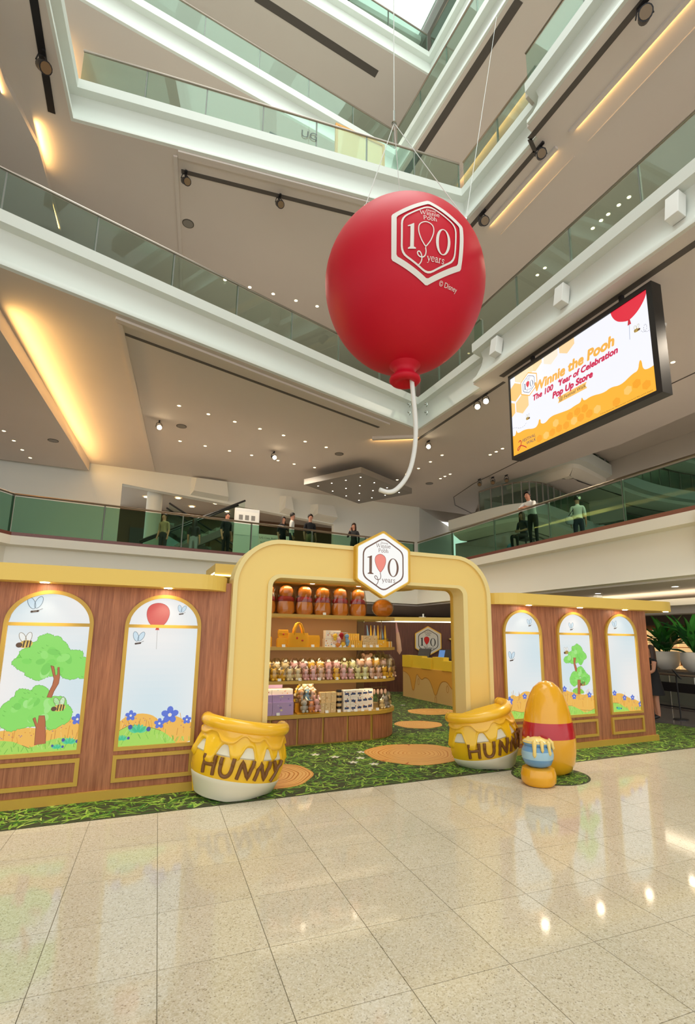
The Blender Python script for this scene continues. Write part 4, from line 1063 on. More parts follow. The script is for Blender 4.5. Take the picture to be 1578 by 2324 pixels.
def blades(n, test, z, parent, seed, Lr=(.08, .24), keep=None):
    rnd = random.Random(seed); q = MB(); done = 0; tries = 0
    while done < n and tries < n * 8:
        tries += 1
        x, y, ok = test(rnd)
        if not ok: continue
        t = rnd.uniform(0, 2 * PI); L_ = rnd.uniform(*Lr); w_ = L_ * rnd.uniform(.08, .13); bend = rnd.uniform(-.6, .6)
        c = []
        for k in range(4):
            s_ = k / 3; tt = t + bend * s_; x += math.cos(tt) * L_ / 4 if k else 0; y += math.sin(tt) * L_ / 4 if k else 0
            c.append((x, y, tt, w_ * (.6, 1, .8, .05)[k]))
        if keep and not all(keep(p[0], p[1]) for p in c): continue
        zz = z + rnd.random() * .0015; v = []
        for (px, py, tt, ww) in c: v += [(px - math.sin(tt) * ww / 2, py + math.cos(tt) * ww / 2, zz), (px + math.sin(tt) * ww / 2, py - math.cos(tt) * ww / 2, zz)]
        q.add(v, [(0, 1, 3, 2), (2, 3, 5, 4), (4, 5, 7, 6)], rnd.choice(GC)); done += 1
    o = q.build('grass_blades', 'print_flat', parent, recalc=False); o['kind'] = 'stuff'
    return o
MX0, MX1, MY0, MY1 = -2.2, 10.9, 5.75, 8.6
inner = [(-5.5, 5.95), (1.0, 5.87), (10.82, 5.85), (10.78, 7.5), (9.2, 9.1), (9.2, 14.75), (8.2, 15.3), (1.3, 15.7), (1.3, 9.4), (-5.5, 8.9)]
def t1(r):
    x, y = r.uniform(MX0, MX1), r.uniform(MY0, MY1); return x, y, inside(x, y, mp_)
def t2(r):
    x, y = r.uniform(1.4, 9.2), r.uniform(8.0, 16.0); return x, y, inside(x, y, mp_)
inm = lambda x, y: inside(x, y, mp_)
blades(15500, t1, .0045, gm, 1, (.08, .25), inm); blades(9500, t2, .0045, gm, 2, keep=inm)
def t3(r):
    u, tt = math.sqrt(r.random()), r.uniform(0, 2 * PI); return 5.24 + .50 * u * math.cos(tt), 5.37 + .475 * u * math.sin(tt), True
blades(760, t3, .0056, gm2, 3, (.07, .15), lambda x, y: ((x - 5.24) / .495) ** 2 + ((y - 5.37) / .47) ** 2 < 1)
def stump(cx, cy, rx, ry, label, seed):
    rnd = random.Random(seed); a = Art(); ph = [rnd.uniform(0, 6) for _ in range(4)]
    def pt(t, s): 
        w_ = 1 + .035 * math.sin(3 * t + ph[0]) * s + .02 * math.sin(7 * t + ph[1] + s * 4); return (rx * s * w_ * math.cos(t), ry * s * w_ * math.sin(t))
    N = 48
    a.poly([pt(2 * PI * k / N, 1) for k in range(N)], '#f2bb70', 1)
    s = .93
    while s > .06:
        w_ = rnd.uniform(.014, .034); c = rnd.choice(['#d98a34', '#e0973f', '#cf7f2e', '#e39c48'])
        a.ring([pt(2 * PI * k / N, s) for k in range(N)], [pt(2 * PI * k / N, max(.01, s - w_)) for k in range(N)], c, 2); s -= w_ + rnd.uniform(.035, .07)
    a.ring([pt(2 * PI * k / N, 1) for k in range(N)], [pt(2 * PI * k / N, .965) for k in range(N)], '#e0a04e', 2)
    for k in range(3):
        t = rnd.uniform(0, 6.28); p0, p1 = pt(t, 1.0), pt(t + .05, .78); a.poly([p0, pt(t + .06, .99), p1], '#c9622e', 3)
    o = MB()
    for pts, col, layer in a.items: o.add([(p[0], p[1], .0068 + layer * .0006) for p in pts], [tuple(range(len(pts)))], col)
    o.add([(pt(2 * PI * k / N, 1)[0], pt(2 * PI * k / N, 1)[1], z) for z in (.001, .0074) for k in range(N)], [(k, (k + 1) % N, N + (k + 1) % N, N + k) for k in range(N)], lin('#d28a3c'))
    ob = o.build('tree_stump_print', 'print_gloss', recalc=False); ob.location = (cx, cy, 0)
    setp(ob, label, 'floor print', 'tree stump prints on the carpet')
stump(4.22, 7.12, .76, .70, 'large tree stump floor print in the middle of the arch opening', 1)
stump(1.76, 6.72, .66, .60, 'tree stump floor print partly hidden by the left honey pot', 2)
stump(5.68, 9.4, .50, .47, 'tree stump floor print beside the rounded shelf end', 3)
stump(6.98, 10.9, .62, .52, 'farthest tree stump floor print in front of the counter', 4)
for i, (x, y) in enumerate(((3.32, 7.15), (3.0, 7.35), (3.12, 6.95), (2.78, 7.6), (3.35, 6.75), (3.5, 7.5), (6.6, 12.3), (6.3, 12.6), (6.5, 12.9), (6.9, 12.2))):
    a = Art()
    for k in range(5): a.poly(ell(.05 * math.cos(2 * PI * k / 5), .05 * math.sin(2 * PI * k / 5), .045, .025, 8, 2 * PI * k / 5), '#f2f1e4', 1)
    a.poly(ell(0, 0, .02, .02, 8), '#e8c95a', 2)
    o = MB()
    for pts, col, layer in a.items: o.add([(p[0] * .8, p[1] * .8, .0062 + layer * .0005) for p in pts], [tuple(range(len(pts)))], col)
    ob = o.build('daisy_print', 'print_flat', gm, recalc=False); ob.location = (x, y, 0)
# ---- half honey pots leaning on the arch piers
def honey_pot(label, loc, tilt, word):
    root = thing('honey_pot', label, 'honey pot', loc)
    A0, A1 = PI, 2 * PI                                 # front half, flat back
    body = [(.36, .0), (.42, .03), (.50, .24), (.525, .36), (.52, .46), (.49, .58), (.46, .66), (.44, .74)]
    def rad(z):
        for (r0, z0), (r1, z1) in zip(body[:-1], body[1:]):
            if z <= z1: return r0 + (r1 - r0) * (z - z0) / (z1 - z0)
        return body[-1][0]
    mb = MB(); mb.lathe([(0.001, 0)] + [(rad(z) + .006, z) for z in (0.0, .03, .12, .2, .24)] + [(rad(.24) + .001, .255)], 40, A0, A1); mb.build('cream_base', 'pot_cream', root, smooth=True)
    mb = MB(); mb.lathe([(rad(z), z) for z in (.2, .24, .3, .36, .42, .46, .52, .58, .66, .74)], 40, A0, A1); mb.build('pot_body', 'pot_yellow', root, smooth=True)
    mb = MB(); mb.lathe([(rad(.5) + .004, .485), (rad(.5) + .014, .5), (rad(.52) + .012, .52), (rad(.6) + .003, .60)], 40, A0, A1); mb.build('cream_band', 'pot_cream', root, smooth=True)
    mb = MB(); mb.add([(-.44, .004, .02), (.44, .004, .02), (.52, .004, .3), (.52, .004, .46), (.45, .004, .76), (-.45, .004, .76), (-.52, .004, .46), (-.52, .004, .3)], [tuple(range(8))]); mb.build('back_board', 'pot_yellow', root)
    # honey drips: two layers with a wavy lower edge
    def drip(name, mt, edge, lift):
        n = 96; v = []; rows = 9
        for i in range(n + 1):
            t = A0 + (A1 - A0) * i / n; ze = edge(i / n)
            for k in range(rows + 1):
                s = k / rows; z = .80 + (ze - .80) * s
                bul = lift * (1 - max(0, (s - .84) / .16) ** 2) + .014 * math.exp(-((s - .86) / .10) ** 2)
                r = rad(min(z, .74)) + bul
                v.append((r * math.cos(t), r * math.sin(t), z))
        f = [(i * (rows + 1) + k, (i + 1) * (rows + 1) + k, (i + 1) * (rows + 1) + k + 1, i * (rows + 1) + k + 1) for i in range(n) for k in range(rows)]
        m2 = MB(); m2.add(v, f); m2.build(name, mt, root, smooth='all')
    def lobes(u, L_): return sum(h * math.exp(-((u - c) / w_) ** 4) for c, w_, h in L_)
    drip('lower_drip', 'pot_yellow', lambda u: .60 - lobes(u, ((.02, .05, .2), (.22, .055, .22), (.40, .05, .14), (.56, .035, .2), (.68, .03, .12), (.80, .04, .2), (.93, .05, .16))), .026)
    drip('upper_drip', 'pot_drip', lambda u: .70 - lobes(u, ((.08, .07, .05), (.33, .075, .10), (.52, .05, .05), (.70, .09, .12), (.92, .05, .08))), .042)
    # rolled rim with round ends, honey surface
    path = [(.45 * math.cos(PI + PI * i / 28), .45 * math.sin(PI + PI * i / 28) * 1.0, .80) for i in range(29)]
    mb = MB(); mb.tube(path, .072, 14); mb.ball(path[0], .072, 14, 9); mb.ball(path[-1], .072, 14, 9); mb.build('rolled_rim', 'pot_rim', root, smooth='all')
    mb = MB(); mb.lathe([(.001, .81), (.42, .80), (.46, .74)], 30, A0, A1); mb.build('honey_surface', 'pot_yellow', root, smooth=True)
    # brush lettering wrapped around the front
    G = {'H': [[(.0, .72), (-.06, 0)], [(.42, .74), (.36, 0)], [(-.03, .36), (.40, .38)]],
         'U': [[(.02, .72), (-.02, .2), (.08, .02), (.26, .02), (.38, .2), (.42, .74)]],
         'N': [[(-.02, 0), (.08, .68), (.34, .04), (.46, .74)]],
         'Y': [[(.02, .74), (.2, .36)], [(.46, .74), (.08, -.06)]]}
    rnd = random.Random(5); tt = PI + R_(36); adv = .378; q = MB()
    for ch in word:
        for stroke in G[ch]:
            pts = smooth_open(stroke, 2) if ch == 'U' else smooth_open(stroke, 0)
            pp = []
            for i in range(len(pts) - 1):
                for k in range(6): pp.append((pts[i][0] + (pts[i + 1][0] - pts[i][0]) * k / 6, pts[i][1] + (pts[i + 1][1] - pts[i][1]) * k / 6))
            pp.append(pts[-1])
            P3 = []
            for (gx, gy) in pp:
                th = tt + gx * .60; z = .285 + gy * .27; r = rad(z) + (.006 if z < .42 else .026); P3.append((r * math.cos(th), r * math.sin(th), z))
            q.tube(P3, [.021] * len(P3), 8)
        tt += adv
    q.build('lettering', 'letter_brown', root, smooth=True)
    rm = Matrix.Rotation(tilt, 3, 'Y')
    for ch in root.children:
        for v in ch.data.vertices:
            p = rm @ v.co; v.co = (p.x, p.y, max(.004, p.z - .05))
    return root
honey_pot('yellow honey pot lettered HUNNY leaning at the left arch pier', (1.27, 6.25, .004), R_(9.5), 'HUNNY')
honey_pot('yellow honey pot lettered HUNNY at the right arch pier, partly hidden', (4.89, 6.25, .004), R_(-11), 'HUNNY')
# ---- plain golden stand on the round mat carrying the blue jar
st = thing('display_stand', 'plain egg-shaped golden stand with a red band on the round grass mat', 'stand', (5.31, 5.45, .005))
EGG = [(.001, 0), (.22, 0), (.29, .04), (.34, .14), (.365, .28), (.37, .40), (.366, .46), (.357, .54), (.345, .61), (.335, .66), (.315, .76), (.285, .88), (.24, 1.0), (.18, 1.10), (.10, 1.165), (.001, 1.19)]
mb = MB(); mb.lathe(EGG[:7], 44, c=(.04, .02, 0), sy=.86); mb.build('lower_shell', 'stand_gold', st, smooth=True)
mb = MB(); mb.lathe(EGG[6:10], 44, c=(.04, .02, 0), sy=.86); mb.build('red_band', 'stand_red', st, smooth=True)
mb = MB(); mb.lathe(EGG[9:], 44, c=(.04, .02, 0), sy=.86); mb.build('upper_shell', 'stand_gold', st, smooth=True)
mb = MB(); mb.lathe([(.001, 0), (.17, 0), (.205, .04), (.21, .12), (.19, .19), (.15, .205), (.001, .205)], 32, c=(-.52, -.35, 0)); mb.build('front_ledge', 'stand_gold', st, smooth=True)
jr = thing('honey_jar', 'small blue striped jar with pale honey dripping over its rim', 'jar', (4.79, 5.10, .21))
JP = [(.001, 0), (.10, 0), (.155, .03), (.185, .10)]
mb = MB(); mb.lathe(JP, 32); mb.build('lower_band', 'jar_blue', jr, smooth=True)
mb = MB(); mb.lathe([(.185, .10), (.192, .145), (.185, .19)], 32); mb.build('pale_band', 'jar_pale', jr, smooth=True)
mb = MB(); mb.lathe([(.185, .19), (.165, .235), (.15, .25), (.165, .265), (.17, .285), (.16, .305), (.13, .31), (.12, .29)], 32); mb.build('upper_band', 'jar_blue', jr, smooth=True)
mb = MB()
mb.lathe([(.001, .345), (.05, .342), (.09, .328), (.12, .316), (.15, .309), (.168, .298), (.172, .288), (.165, .28)], 40)
for t, l_, r_ in ((-2.5, .13, .024), (-2.0, .07, .02), (-1.45, .11, .022), (-.9, .06, .02), (-.3, .05, .02), (.6, .06, .02), (1.5, .05, .02)):
    cx_, cy_ = math.cos(t), math.sin(t)
    mb.tube([(cx_ * .15, cy_ * .15, .305), (cx_ * .176, cy_ * .176, .29), (cx_ * .18, cy_ * .18, .29 - l_ * .6), (cx_ * .188, cy_ * .188, .29 - l_), (cx_ * .188, cy_ * .188, .285 - l_ - r_)], [r_ * 1.3, r_ * 1.2, r_ * .9, r_, r_ * .3], 10)
mb.build('honey', 'jar_honey', jr, smooth='all')
# ================================================================== INSIDE THE STORE
def stadium(x0, xc, yc, r, n=14): return [(x0, yc - r), (xc, yc - r)] + qarc(xc, yc, r, -90, 90, n)[1:] + [(x0, yc + r)]
su = thing('display_shelf', 'rounded display shelf with walnut doors inside the arch', 'shelf', (3.2, 8.95, 0))
XL = 1.82
mb = MB(); mb.prism(stadium(XL, 4.05, 8.95, .66), .0, .44); mb.build('cabinet', 'gold_trim', su, world=True)
for i in range(5):
    x0 = 1.809 + .447 * i; x0 = max(x0, XL)
    x1 = 1.809 + .447 * (i + 1)
    mb = MB(); mb.box(x0 + .018, x1 - .018, 8.262, 8.295, .03, .425); d = mb.build('cabinet_door', 'walnut', su, world=True)
mb = MB()
q0 = qarc(4.05, 8.95, .685, -88, 20, 14)
mb.sweep(q0, [(0, .03), (0, .425)]); mb.build('curved_door', 'walnut', su, world=True, smooth=True)
mb = MB(); mb.prism(stadium(XL, 4.05, 8.95, .72), .44, .50); mb.build('worktop', 'gold_trim', su, world=True)
for z in (.99, 1.535, 2.08):
    mb = MB(); mb.prism(stadium(XL, 4.05, 8.95, .72), z, z + .043); mb.build('shelf_board', 'rim_yellow', su, world=True)
    mb = MB(); mb.sweep([(XL, 8.215), (4.05, 8.215)] + qarc(4.05, 8.95, .735, -90, 90, 16)[1:], [(0, z - .004), (0, z + .047)]); mb.build('shelf_edging', 'gold_trim', su, world=True)
mb = MB(); mb.box(XL, 4.05, 8.93, 8.97, .5, 2.66); mb.build('back_panel', 'tan_panel', su, world=True)
mb = MB(); mb.box(XL - .05, XL, 8.3, 9.6, .5, 2.66); mb.build('side_panel', 'tan_panel', su, world=True)
for z0, z1 in ((.5, .99), (1.035, 1.535), (1.58, 2.08)):
    mb = MB(); mb.box(4.05, 4.06, 8.62, 9.28, z0, z1); mb.build('acrylic_divider', 'acrylic', su, world=True)
    mb = MB(); mb.tube([(4.42, 8.62, z0), (4.42, 8.62, z1)], .008, 6); mb.build('rod', 'steel', su, world=True)
mb = MB(); mb.prism([(1.2, 8.0), (4.5, 8.0)] + qarc(4.5, 8.5, .5, -90, 90, 8)[1:] + [(1.2, 9.0)], 2.66, 2.86); sc_ = mb.build('shelf_canopy', 'canopy_yellow', su, world=True)
mb = MB(); mb.box(1.2, 1.25, 8.05, 8.6, 2.70, 2.73); mb.box(1.2, 4.4, 7.99, 8.0, 2.675, 2.69); mb.build('light_strip', 'led', su, world=True)
for x in (2.02, 2.9, 3.78):
    mb = MB(); mb.lathe([(.0005, -.003), (.04, -.003)], 12, c=(x, 8.28, 2.66)); mb.build('downlight', 'lamp_white', su, world=True)
for i, z in enumerate((2.63, 2.05, 1.51, .965)):
    area_light('shelf_light', (3.1, 8.3, z), (0, .35, -1), 2.4, .04, 2.6 if i == 0 else 3.6, (1, .82, .55))

# products -------------------------------------------------------------
def price(x, y, z, parent=None):
    mb = MB(); mb.obox((0, 0, .022), (.028, .003, .022), 0, R_(-15)); o = mb.build('price_tag', 'price_white')
    o.location = (x, y, z); return o
ntag = 0
def tags(spots, where):
    for i, (x, y, z) in enumerate(spots):
        setp(price(x, y, z), 'small white price tag, %s from the left on the %s' % (ORD[i], where), 'price tag', 'price tags on the ' + where)
mat('gold_plush', '#e08a1e', 0.85, bump=.5, bscale=120); mat('red_plush', '#a3131d', 0.85, bump=.5, bscale=120)
mat('bag_yellow', '#e9a41c', 0.8, bump=.4, bscale=150); mat('bag_patch', '#c23a2a', .7)
mat('lilac', '#b79ac6', 0.5); mat('lilac_dark', '#8e7ab4', 0.5); mat('carton_tan', '#d2b07c', 0.6); mat('carton_white', '#efe6d6', 0.55)
for nm, c in (('p_pink', '#e6b3b4'), ('p_blue', '#7fa6c8'), ('p_cream', '#ecd9a8'), ('p_yellow', '#efbf3a'), ('p_lime', '#e3e0a0'), ('p_peach', '#e8bfa4'), ('p_brown', '#c09060'), ('p_grey', '#b9b2a8'), ('p_orange', '#e08a3c')): mat(nm, c, 0.85, bump=.3, bscale=200)
for i in range(7):
    x = 2.14 + .335 * i + (.02 if i == 5 else 0); s = 1.0 if i else .95
    z0 = 2.124
    if i == 6:
        rt = thing('round_cushion', 'round golden cushion in clear wrap at the end of the top shelf', 'cushion', (4.36, 8.45, z0))
        mb = MB(); mb.ball((0, 0, .165), (.20, .15, .165), 20, 12); mb.build('cushion', 'gold_plush', rt, smooth='all')
        mb = MB(); rnd = random.Random(3); mb.ball((0, 0, .17), (.215, .165, .172), 16, 10); mb.v = [(v[0] * rnd.uniform(.97, 1.04), v[1] * rnd.uniform(.97, 1.04), max(.002, v[2] * rnd.uniform(.98, 1.03))) for v in mb.v]; mb.build('clear_wrap', 'film', rt)
        continue
    rt = thing('plush_bundle', 'golden wrapped soft bundle with a red band, %s from the left on the top shelf' % ORD[i], 'soft toy', (x, 8.42, z0), group='golden wrapped bundles on the top shelf')
    mb = MB(); mb.lathe([(.001, 0), (.11, .0), (.148, .05), (.152, .13), (.135, .21), (.12, .23)], 22, sy=.75); mb.build('lower_cushion', 'gold_plush', rt, smooth=True)
    mb = MB(); mb.lathe([(.12, .215), (.142, .235), (.14, .275), (.11, .305), (.08, .315)], 22, sy=.75); mb.build('red_band', 'red_plush', rt, smooth=True)
    mb = MB(); mb.lathe([(.075, .30), (.115, .335), (.122, .40), (.105, .455), (.06, .49), (.001, .50)], 22, sy=.8); mb.build('upper_cushion', 'gold_plush', rt, smooth=True)
    mb = MB(); rnd = random.Random(i); mb.lathe([(.155, .003), (.175, .08), (.172, .22), (.15, .36), (.145, .44), (.09, .51), (.03, .535)], 12, sy=.78, fn=lambda r, z, t: (r * rnd.uniform(.95, 1.04), z)); mb.build('clear_wrap', 'film', rt)
# second shelf, left to right
z2 = 1.581
def pouch(x, w_, h_, y, z, label, m_='bag_yellow', patch=True, group=None):
    rt = thing('pouch', label, 'pouch', (x, y, z), group=group)
    mb = MB(); mb.lathe([(.001, 0), (w_ * .47, 0), (w_ * .5, h_ * .15), (w_ * .5, h_ * .8), (w_ * .44, h_), (.001, h_)], 8, sy=.34, fn=lambda r, z_, t: (r / max(abs(math.cos(t)), abs(math.sin(t))) * .93 if r > .01 else r, z_)); mb.build('pouch_body', m_, rt, smooth=True)
    if patch:
        mb = MB(); mb.obox((0, -w_ * .165, h_ * .72), (w_ * .40, .004, h_ * .22)); mb.build('flap', m_, rt, bevel=.003)
        mb = MB(); mb.ball((.0, -w_ * .18, h_ * .45), (.016, .006, .016), 8, 6); mb.build('red_badge', 'bag_patch', rt)
    return rt
pouch(2.17, .14, .17, 8.36, z2, 'small round golden pouch at the left end of the second shelf')
pouch(2.42, .21, .15, 8.34, z2, 'flat golden pouch in clear bag left of the tote bag', patch=False)
pouch(2.43, .185, .135, 8.36, z2 + .152, 'yellow flap purse standing on the flat golden pouch')
tt_ = thing('tote_bag', 'fluffy yellow tote bag with looped handle on the second shelf', 'bag', (2.68, 8.31, z2))
mb = MB(); mb.lathe([(.001, 0), (.175, 0), (.19, .04), (.175, .2), (.165, .235), (.001, .225)], 16, sy=.36, fn=lambda r, z_, t: (r * (1 + .12 * abs(math.sin(2 * t))), z_)); mb.build('bag_body', 'bag_yellow', tt_, smooth=True)
for dy in (-.045, .045):
    mb = MB(); mb.tube([(-.085, dy, .20), (-.07, dy, .30), (-.03, dy, .385), (.0, dy, .40), (.03, dy, .385), (.07, dy, .30), (.085, dy, .20)], .017, 8); mb.build('handle', 'bag_yellow', tt_, smooth='all')
mb = MB(); mb.ball((-.04, -.072, .15), (.016, .006, .02), 10, 6); mb.ball((.055, -.074, .11), (.022, .006, .014), 10, 6); mb.build('red_badge', 'bag_patch', tt_)
pouch(2.96, .235, .20, 8.34, z2, 'golden drawstring pouch right of the tote bag', patch=False)
BOXCOL = {'dots': ['#efe3cf', '#c8402f', '#e7a63a', '#7aa0c4'], 'tan': ['#d9bb88', '#b98d52', '#e9d9ba', '#c9a468'], 'white': ['#f1e8da', '#3a4a72', '#e08a2e', '#c9772a'], 'lilac': ['#b79ac6', '#8e7ab4', '#e2d3a6', '#c8b0d4'], 'yel': ['#eab43c', '#f3e4c2', '#d98d2a', '#c9d6dc']}
def carton(x, y, z, w_, d, h_, pal, label, group, seed=0, cat='box', name='carton'):
    rnd = random.Random(seed); P = [lin(c) for c in BOXCOL[pal]]; q = MB()
    q.box(-w_ / 2, w_ / 2, -d / 2, d / 2, 0, h_, P[0])
    for k in range(5):
        cx = rnd.uniform(-.36, .36) * w_; cz = h_ * rnd.uniform(.18, .84); r = min(w_, h_) * rnd.uniform(.06, .13)
        pts = ell(cx, cz, r, r * rnd.uniform(.6, 1), 8); pts = clip_poly(pts, -w_ / 2, w_ / 2, .004, h_ - .002)
        if len(pts) > 2: q.add([(p[0], -d / 2 - .0008 - k * .0002, p[1]) for p in pts], [tuple(range(len(pts)))], P[1 + k % 3])
    if pal == 'white': q.add([(-w_ * .32, -d / 2 - .002, h_ * .35), (w_ * .32, -d / 2 - .002, h_ * .35), (w_ * .32, -d / 2 - .002, h_ * .62), (-w_ * .32, -d / 2 - .002, h_ * .62)], [(0, 1, 2, 3)], P[1])
    o = q.build(name, 'print_gloss', recalc=False); o.location = (x, y, z)
    return setp(o, label, cat, group)
n = 0
for c in range(3):
    for r in range(2):
        n += 1; carton(3.21 + .10 * c + (.012 * r), 8.36 + .02 * c, z2 + .145 * r, .096, .12, .142, 'dots', 'patterned cream box in the two-high stack on the second shelf, column %s, %s' % (ORD[c], ('bottom', 'top')[r]), 'patterned boxes on the second shelf', n)
for k, (dx, dz, c) in enumerate(((.0, .19, 'p_yellow'), (.075, .13, 'p_pink'), (.12, .21, 'red_plush'), (.06, .04, 'p_orange'), (.15, .05, 'p_yellow'), (.22, .19, 'p_blue'), (.235, .10, 'p_blue'))):
    rt = thing('plush_charm', 'small hanging plush charm in front of the boxes, %s' % ('yellow round upper', 'pink', 'red upper', 'orange lower', 'yellow lower', 'blue upper', 'blue lower')[k], 'plush charm', (3.33 + dx, 8.25, z2 + dz), group='hanging plush charms')
    mb = MB(); mb.ball((0, 0, 0), (.042, .03, .042), 12, 8); mb.build('head', c, rt, smooth='all'); mb = MB(); mb.ball((0, 0, -.045), (.03, .022, .035), 10, 7); mb.build('body', c, rt, smooth='all')
cs_ = thing('charm_stand', 'thin steel stand holding the plush charms on the second shelf', 'stand', (3.44, 8.28, z2))
mb = MB(); mb.box(-.12, .14, -.02, .02, 0, .006); mb.build('foot', 'steel', cs_); mb = MB(); mb.tube([(0, 0, .005), (0, 0, .26)], .005, 6); mb.tube([(-.13, 0, .25), (.14, 0, .25)], .004, 6); mb.build('rod', 'steel', cs_)
for r in range(2):
    for k in range(6):
        carton(3.60 + .043 * k + .03 * r, 8.34 + .06 * (1 - r) - .03, z2 + (.13 if r == 0 else 0) if False else z2 + .12 * (1 - r), .036, .05, .118 + .0, 'yel', 'slim yellow and white pen pack, %s row, %s from the left' % (('rear', 'front')[r], ORD[k]), 'pen packs on the second shelf', 40 + k, 'pen pack', 'pen_pack')
for c in range(3):
    for r in range(2): carton(3.93 + .105 * c, 8.33 + .02 * c, z2 + .105 * r, .1, .08, .102, 'tan', 'tan blister box on the second shelf, column %s, %s' % (ORD[c], ('bottom', 'top')[r]), 'tan boxes on the second shelf', 60 + c * 2 + r)
for k in range(2): carton(4.25 + .11 * k, 8.36 + .05 * k, z2, .10, .03, .135, 'lilac' if False else 'yel', 'small picture frame with pale card near the shelf end, %s one' % ('left', 'right')[k], 'small frames near the shelf end', 70 + k, 'frame', 'picture_frame')
for k in range(4): pouch(4.45 + .05 * k, .075, .105, 8.46 + .05 * k, z2, 'tiny yellow purse at the round end of the second shelf, %s' % ORD[k], 'p_cream' if k % 2 else 'bag_yellow', False, 'tiny purses at the shelf end')
hb = thing('umbrella_holder', 'clear acrylic bin with blue and yellow folded umbrellas at the shelf end', 'umbrella bin', (4.33, 8.62, z2))
mb = MB(); mb.box(-.2, .2, -.1, .1, 0, .16); mb.build('bin', 'acrylic', hb)
for k in range(8):
    mb = MB(); x = -.17 + .05 * k; mb.tube([(x, 0, .01), (x + .01 * (k % 3 - 1), .02, .2), (x + .03 * (k % 3 - 1), .03, .40)], [.016, .022, .006], 8); mb.build('folded_umbrella', ('p_blue', 'p_yellow', 'carton_tan')[k % 3], hb, smooth=True)
pk = thing('scarf', 'pink and patterned scarf hanging from the shelf end', 'scarf', (4.78, 8.70, 2.06))
mb = MB(); mb.tube([(0, 0, 0), (.01, 0, -.1), (.03, 0, -.22)], [.012, .02, .03], 8); mb.build('pink_top', 'p_pink', pk, smooth=True)
mb = MB(); mb.tube([(.03, 0, -.2), (.05, 0, -.35), (.07, .0, -.55), (.075, 0, -.62)], [.03, .045, .05, .005], 8); mb.build('patterned_tail', 'p_peach', pk, smooth=True)
# third shelf: plain little stuffed toys in clear bags
z3 = 1.036
def stuffed(x, y, z, s, c, label, ears, seed):
    rt = thing('stuffed_toy', label, 'soft toy', (x, y, z), random.Random(seed).uniform(-.25, .25), 'small stuffed toys on the third shelf')
    mb = MB(); mb.ball((0, 0, .062 * s), (.05 * s, .042 * s, .06 * s), 12, 8)
    for sx in (-1, 1):
        mb.ball((sx * .052 * s, -.012 * s, .075 * s), (.02 * s, .02 * s, .034 * s), 8, 6); mb.ball((sx * .034 * s, -.045 * s, .024 * s), (.022 * s, .034 * s, .022 * s), 8, 6)
    mb.build('body', c, rt, smooth='all')
    mb = MB(); mb.ball((0, 0, .15 * s), (.052 * s, .046 * s, .046 * s), 12, 8)
    for sx in (-1, 1): mb.ball((sx * .036 * s, .0, (.19 if ears == 'round' else .215) * s), (.018 * s, .012 * s, (.018 if ears == 'round' else .042) * s), 8, 6)
    mb.build('head', c, rt, smooth='all')
    mb = MB(); rnd = random.Random(seed); mb.lathe([(.075 * s, .002), (.085 * s, .08 * s), (.08 * s, .19 * s), (.03 * s, .25 * s)], 9, sy=.75, fn=lambda r, zz, t: (r * rnd.uniform(.9, 1.08), zz)); mb.build('clear_bag', 'film', rt)
CN = {'p_blue': 'blue', 'p_yellow': 'yellow', 'p_cream': 'cream', 'p_pink': 'pink', 'p_lime': 'pale lime', 'p_peach': 'peach', 'p_brown': 'brown', 'p_grey': 'grey', 'p_orange': 'orange'}
FRONT = ['p_blue', 'p_blue', 'p_yellow', 'p_yellow', 'p_cream', 'p_cream', 'p_pink', 'p_pink', 'p_peach', 'p_pink', 'p_yellow', 'p_pink', 'p_pink', 'p_lime', 'p_lime', 'p_peach', 'p_peach', 'p_yellow', 'p_yellow', 'p_peach']
for i, c in enumerate(FRONT):
    x = 2.0 + .138 * i; y = 8.30 if x < 4.1 else 8.30 + (x - 4.1) ** 2 * .95
    stuffed(x, y, z3, .92 + .08 * ((i * 7) % 3) / 2, c, '%s stuffed toy, %s from the left in the front row of the third shelf' % (CN[c], ORD[i]), 'long' if c in ('p_pink', 'p_blue') and i % 2 else 'round', i)
BACK = ['p_blue', 'p_yellow', 'p_cream', 'p_cream', 'p_pink', 'p_pink', 'p_yellow', 'p_yellow', 'p_pink', 'p_pink', 'p_lime', 'p_lime', 'p_peach', 'p_peach', 'p_yellow', 'p_peach', 'p_cream']
for i, c in enumerate(BACK):
    x = 2.05 + .155 * i; y = 8.46 if x < 4.15 else 8.46 + (x - 4.15) ** 2 * .8
    lift = .105 if i < 12 else .15
    stuffed(x, y, z3, 1.45 if i < 12 else 1.65, c, '%s stuffed toy, %s from the left in the rear row of the third shelf' % (CN[c], ORD[i]), 'round', 50 + i)
for i, (x, y) in enumerate(((4.12, 8.62), (4.30, 8.70), (4.48, 8.78), (4.36, 8.55), (4.55, 8.68))):
    stuffed(x, y, z3, 2.1 - .12 * i, ('p_peach', 'p_grey', 'p_peach', 'p_cream', 'p_peach')[i], 'larger %s stuffed toy at the round end of the third shelf, %s' % (('peach', 'grey', 'peach', 'cream', 'peach')[i], ORD[i]), 'round', 90 + i)
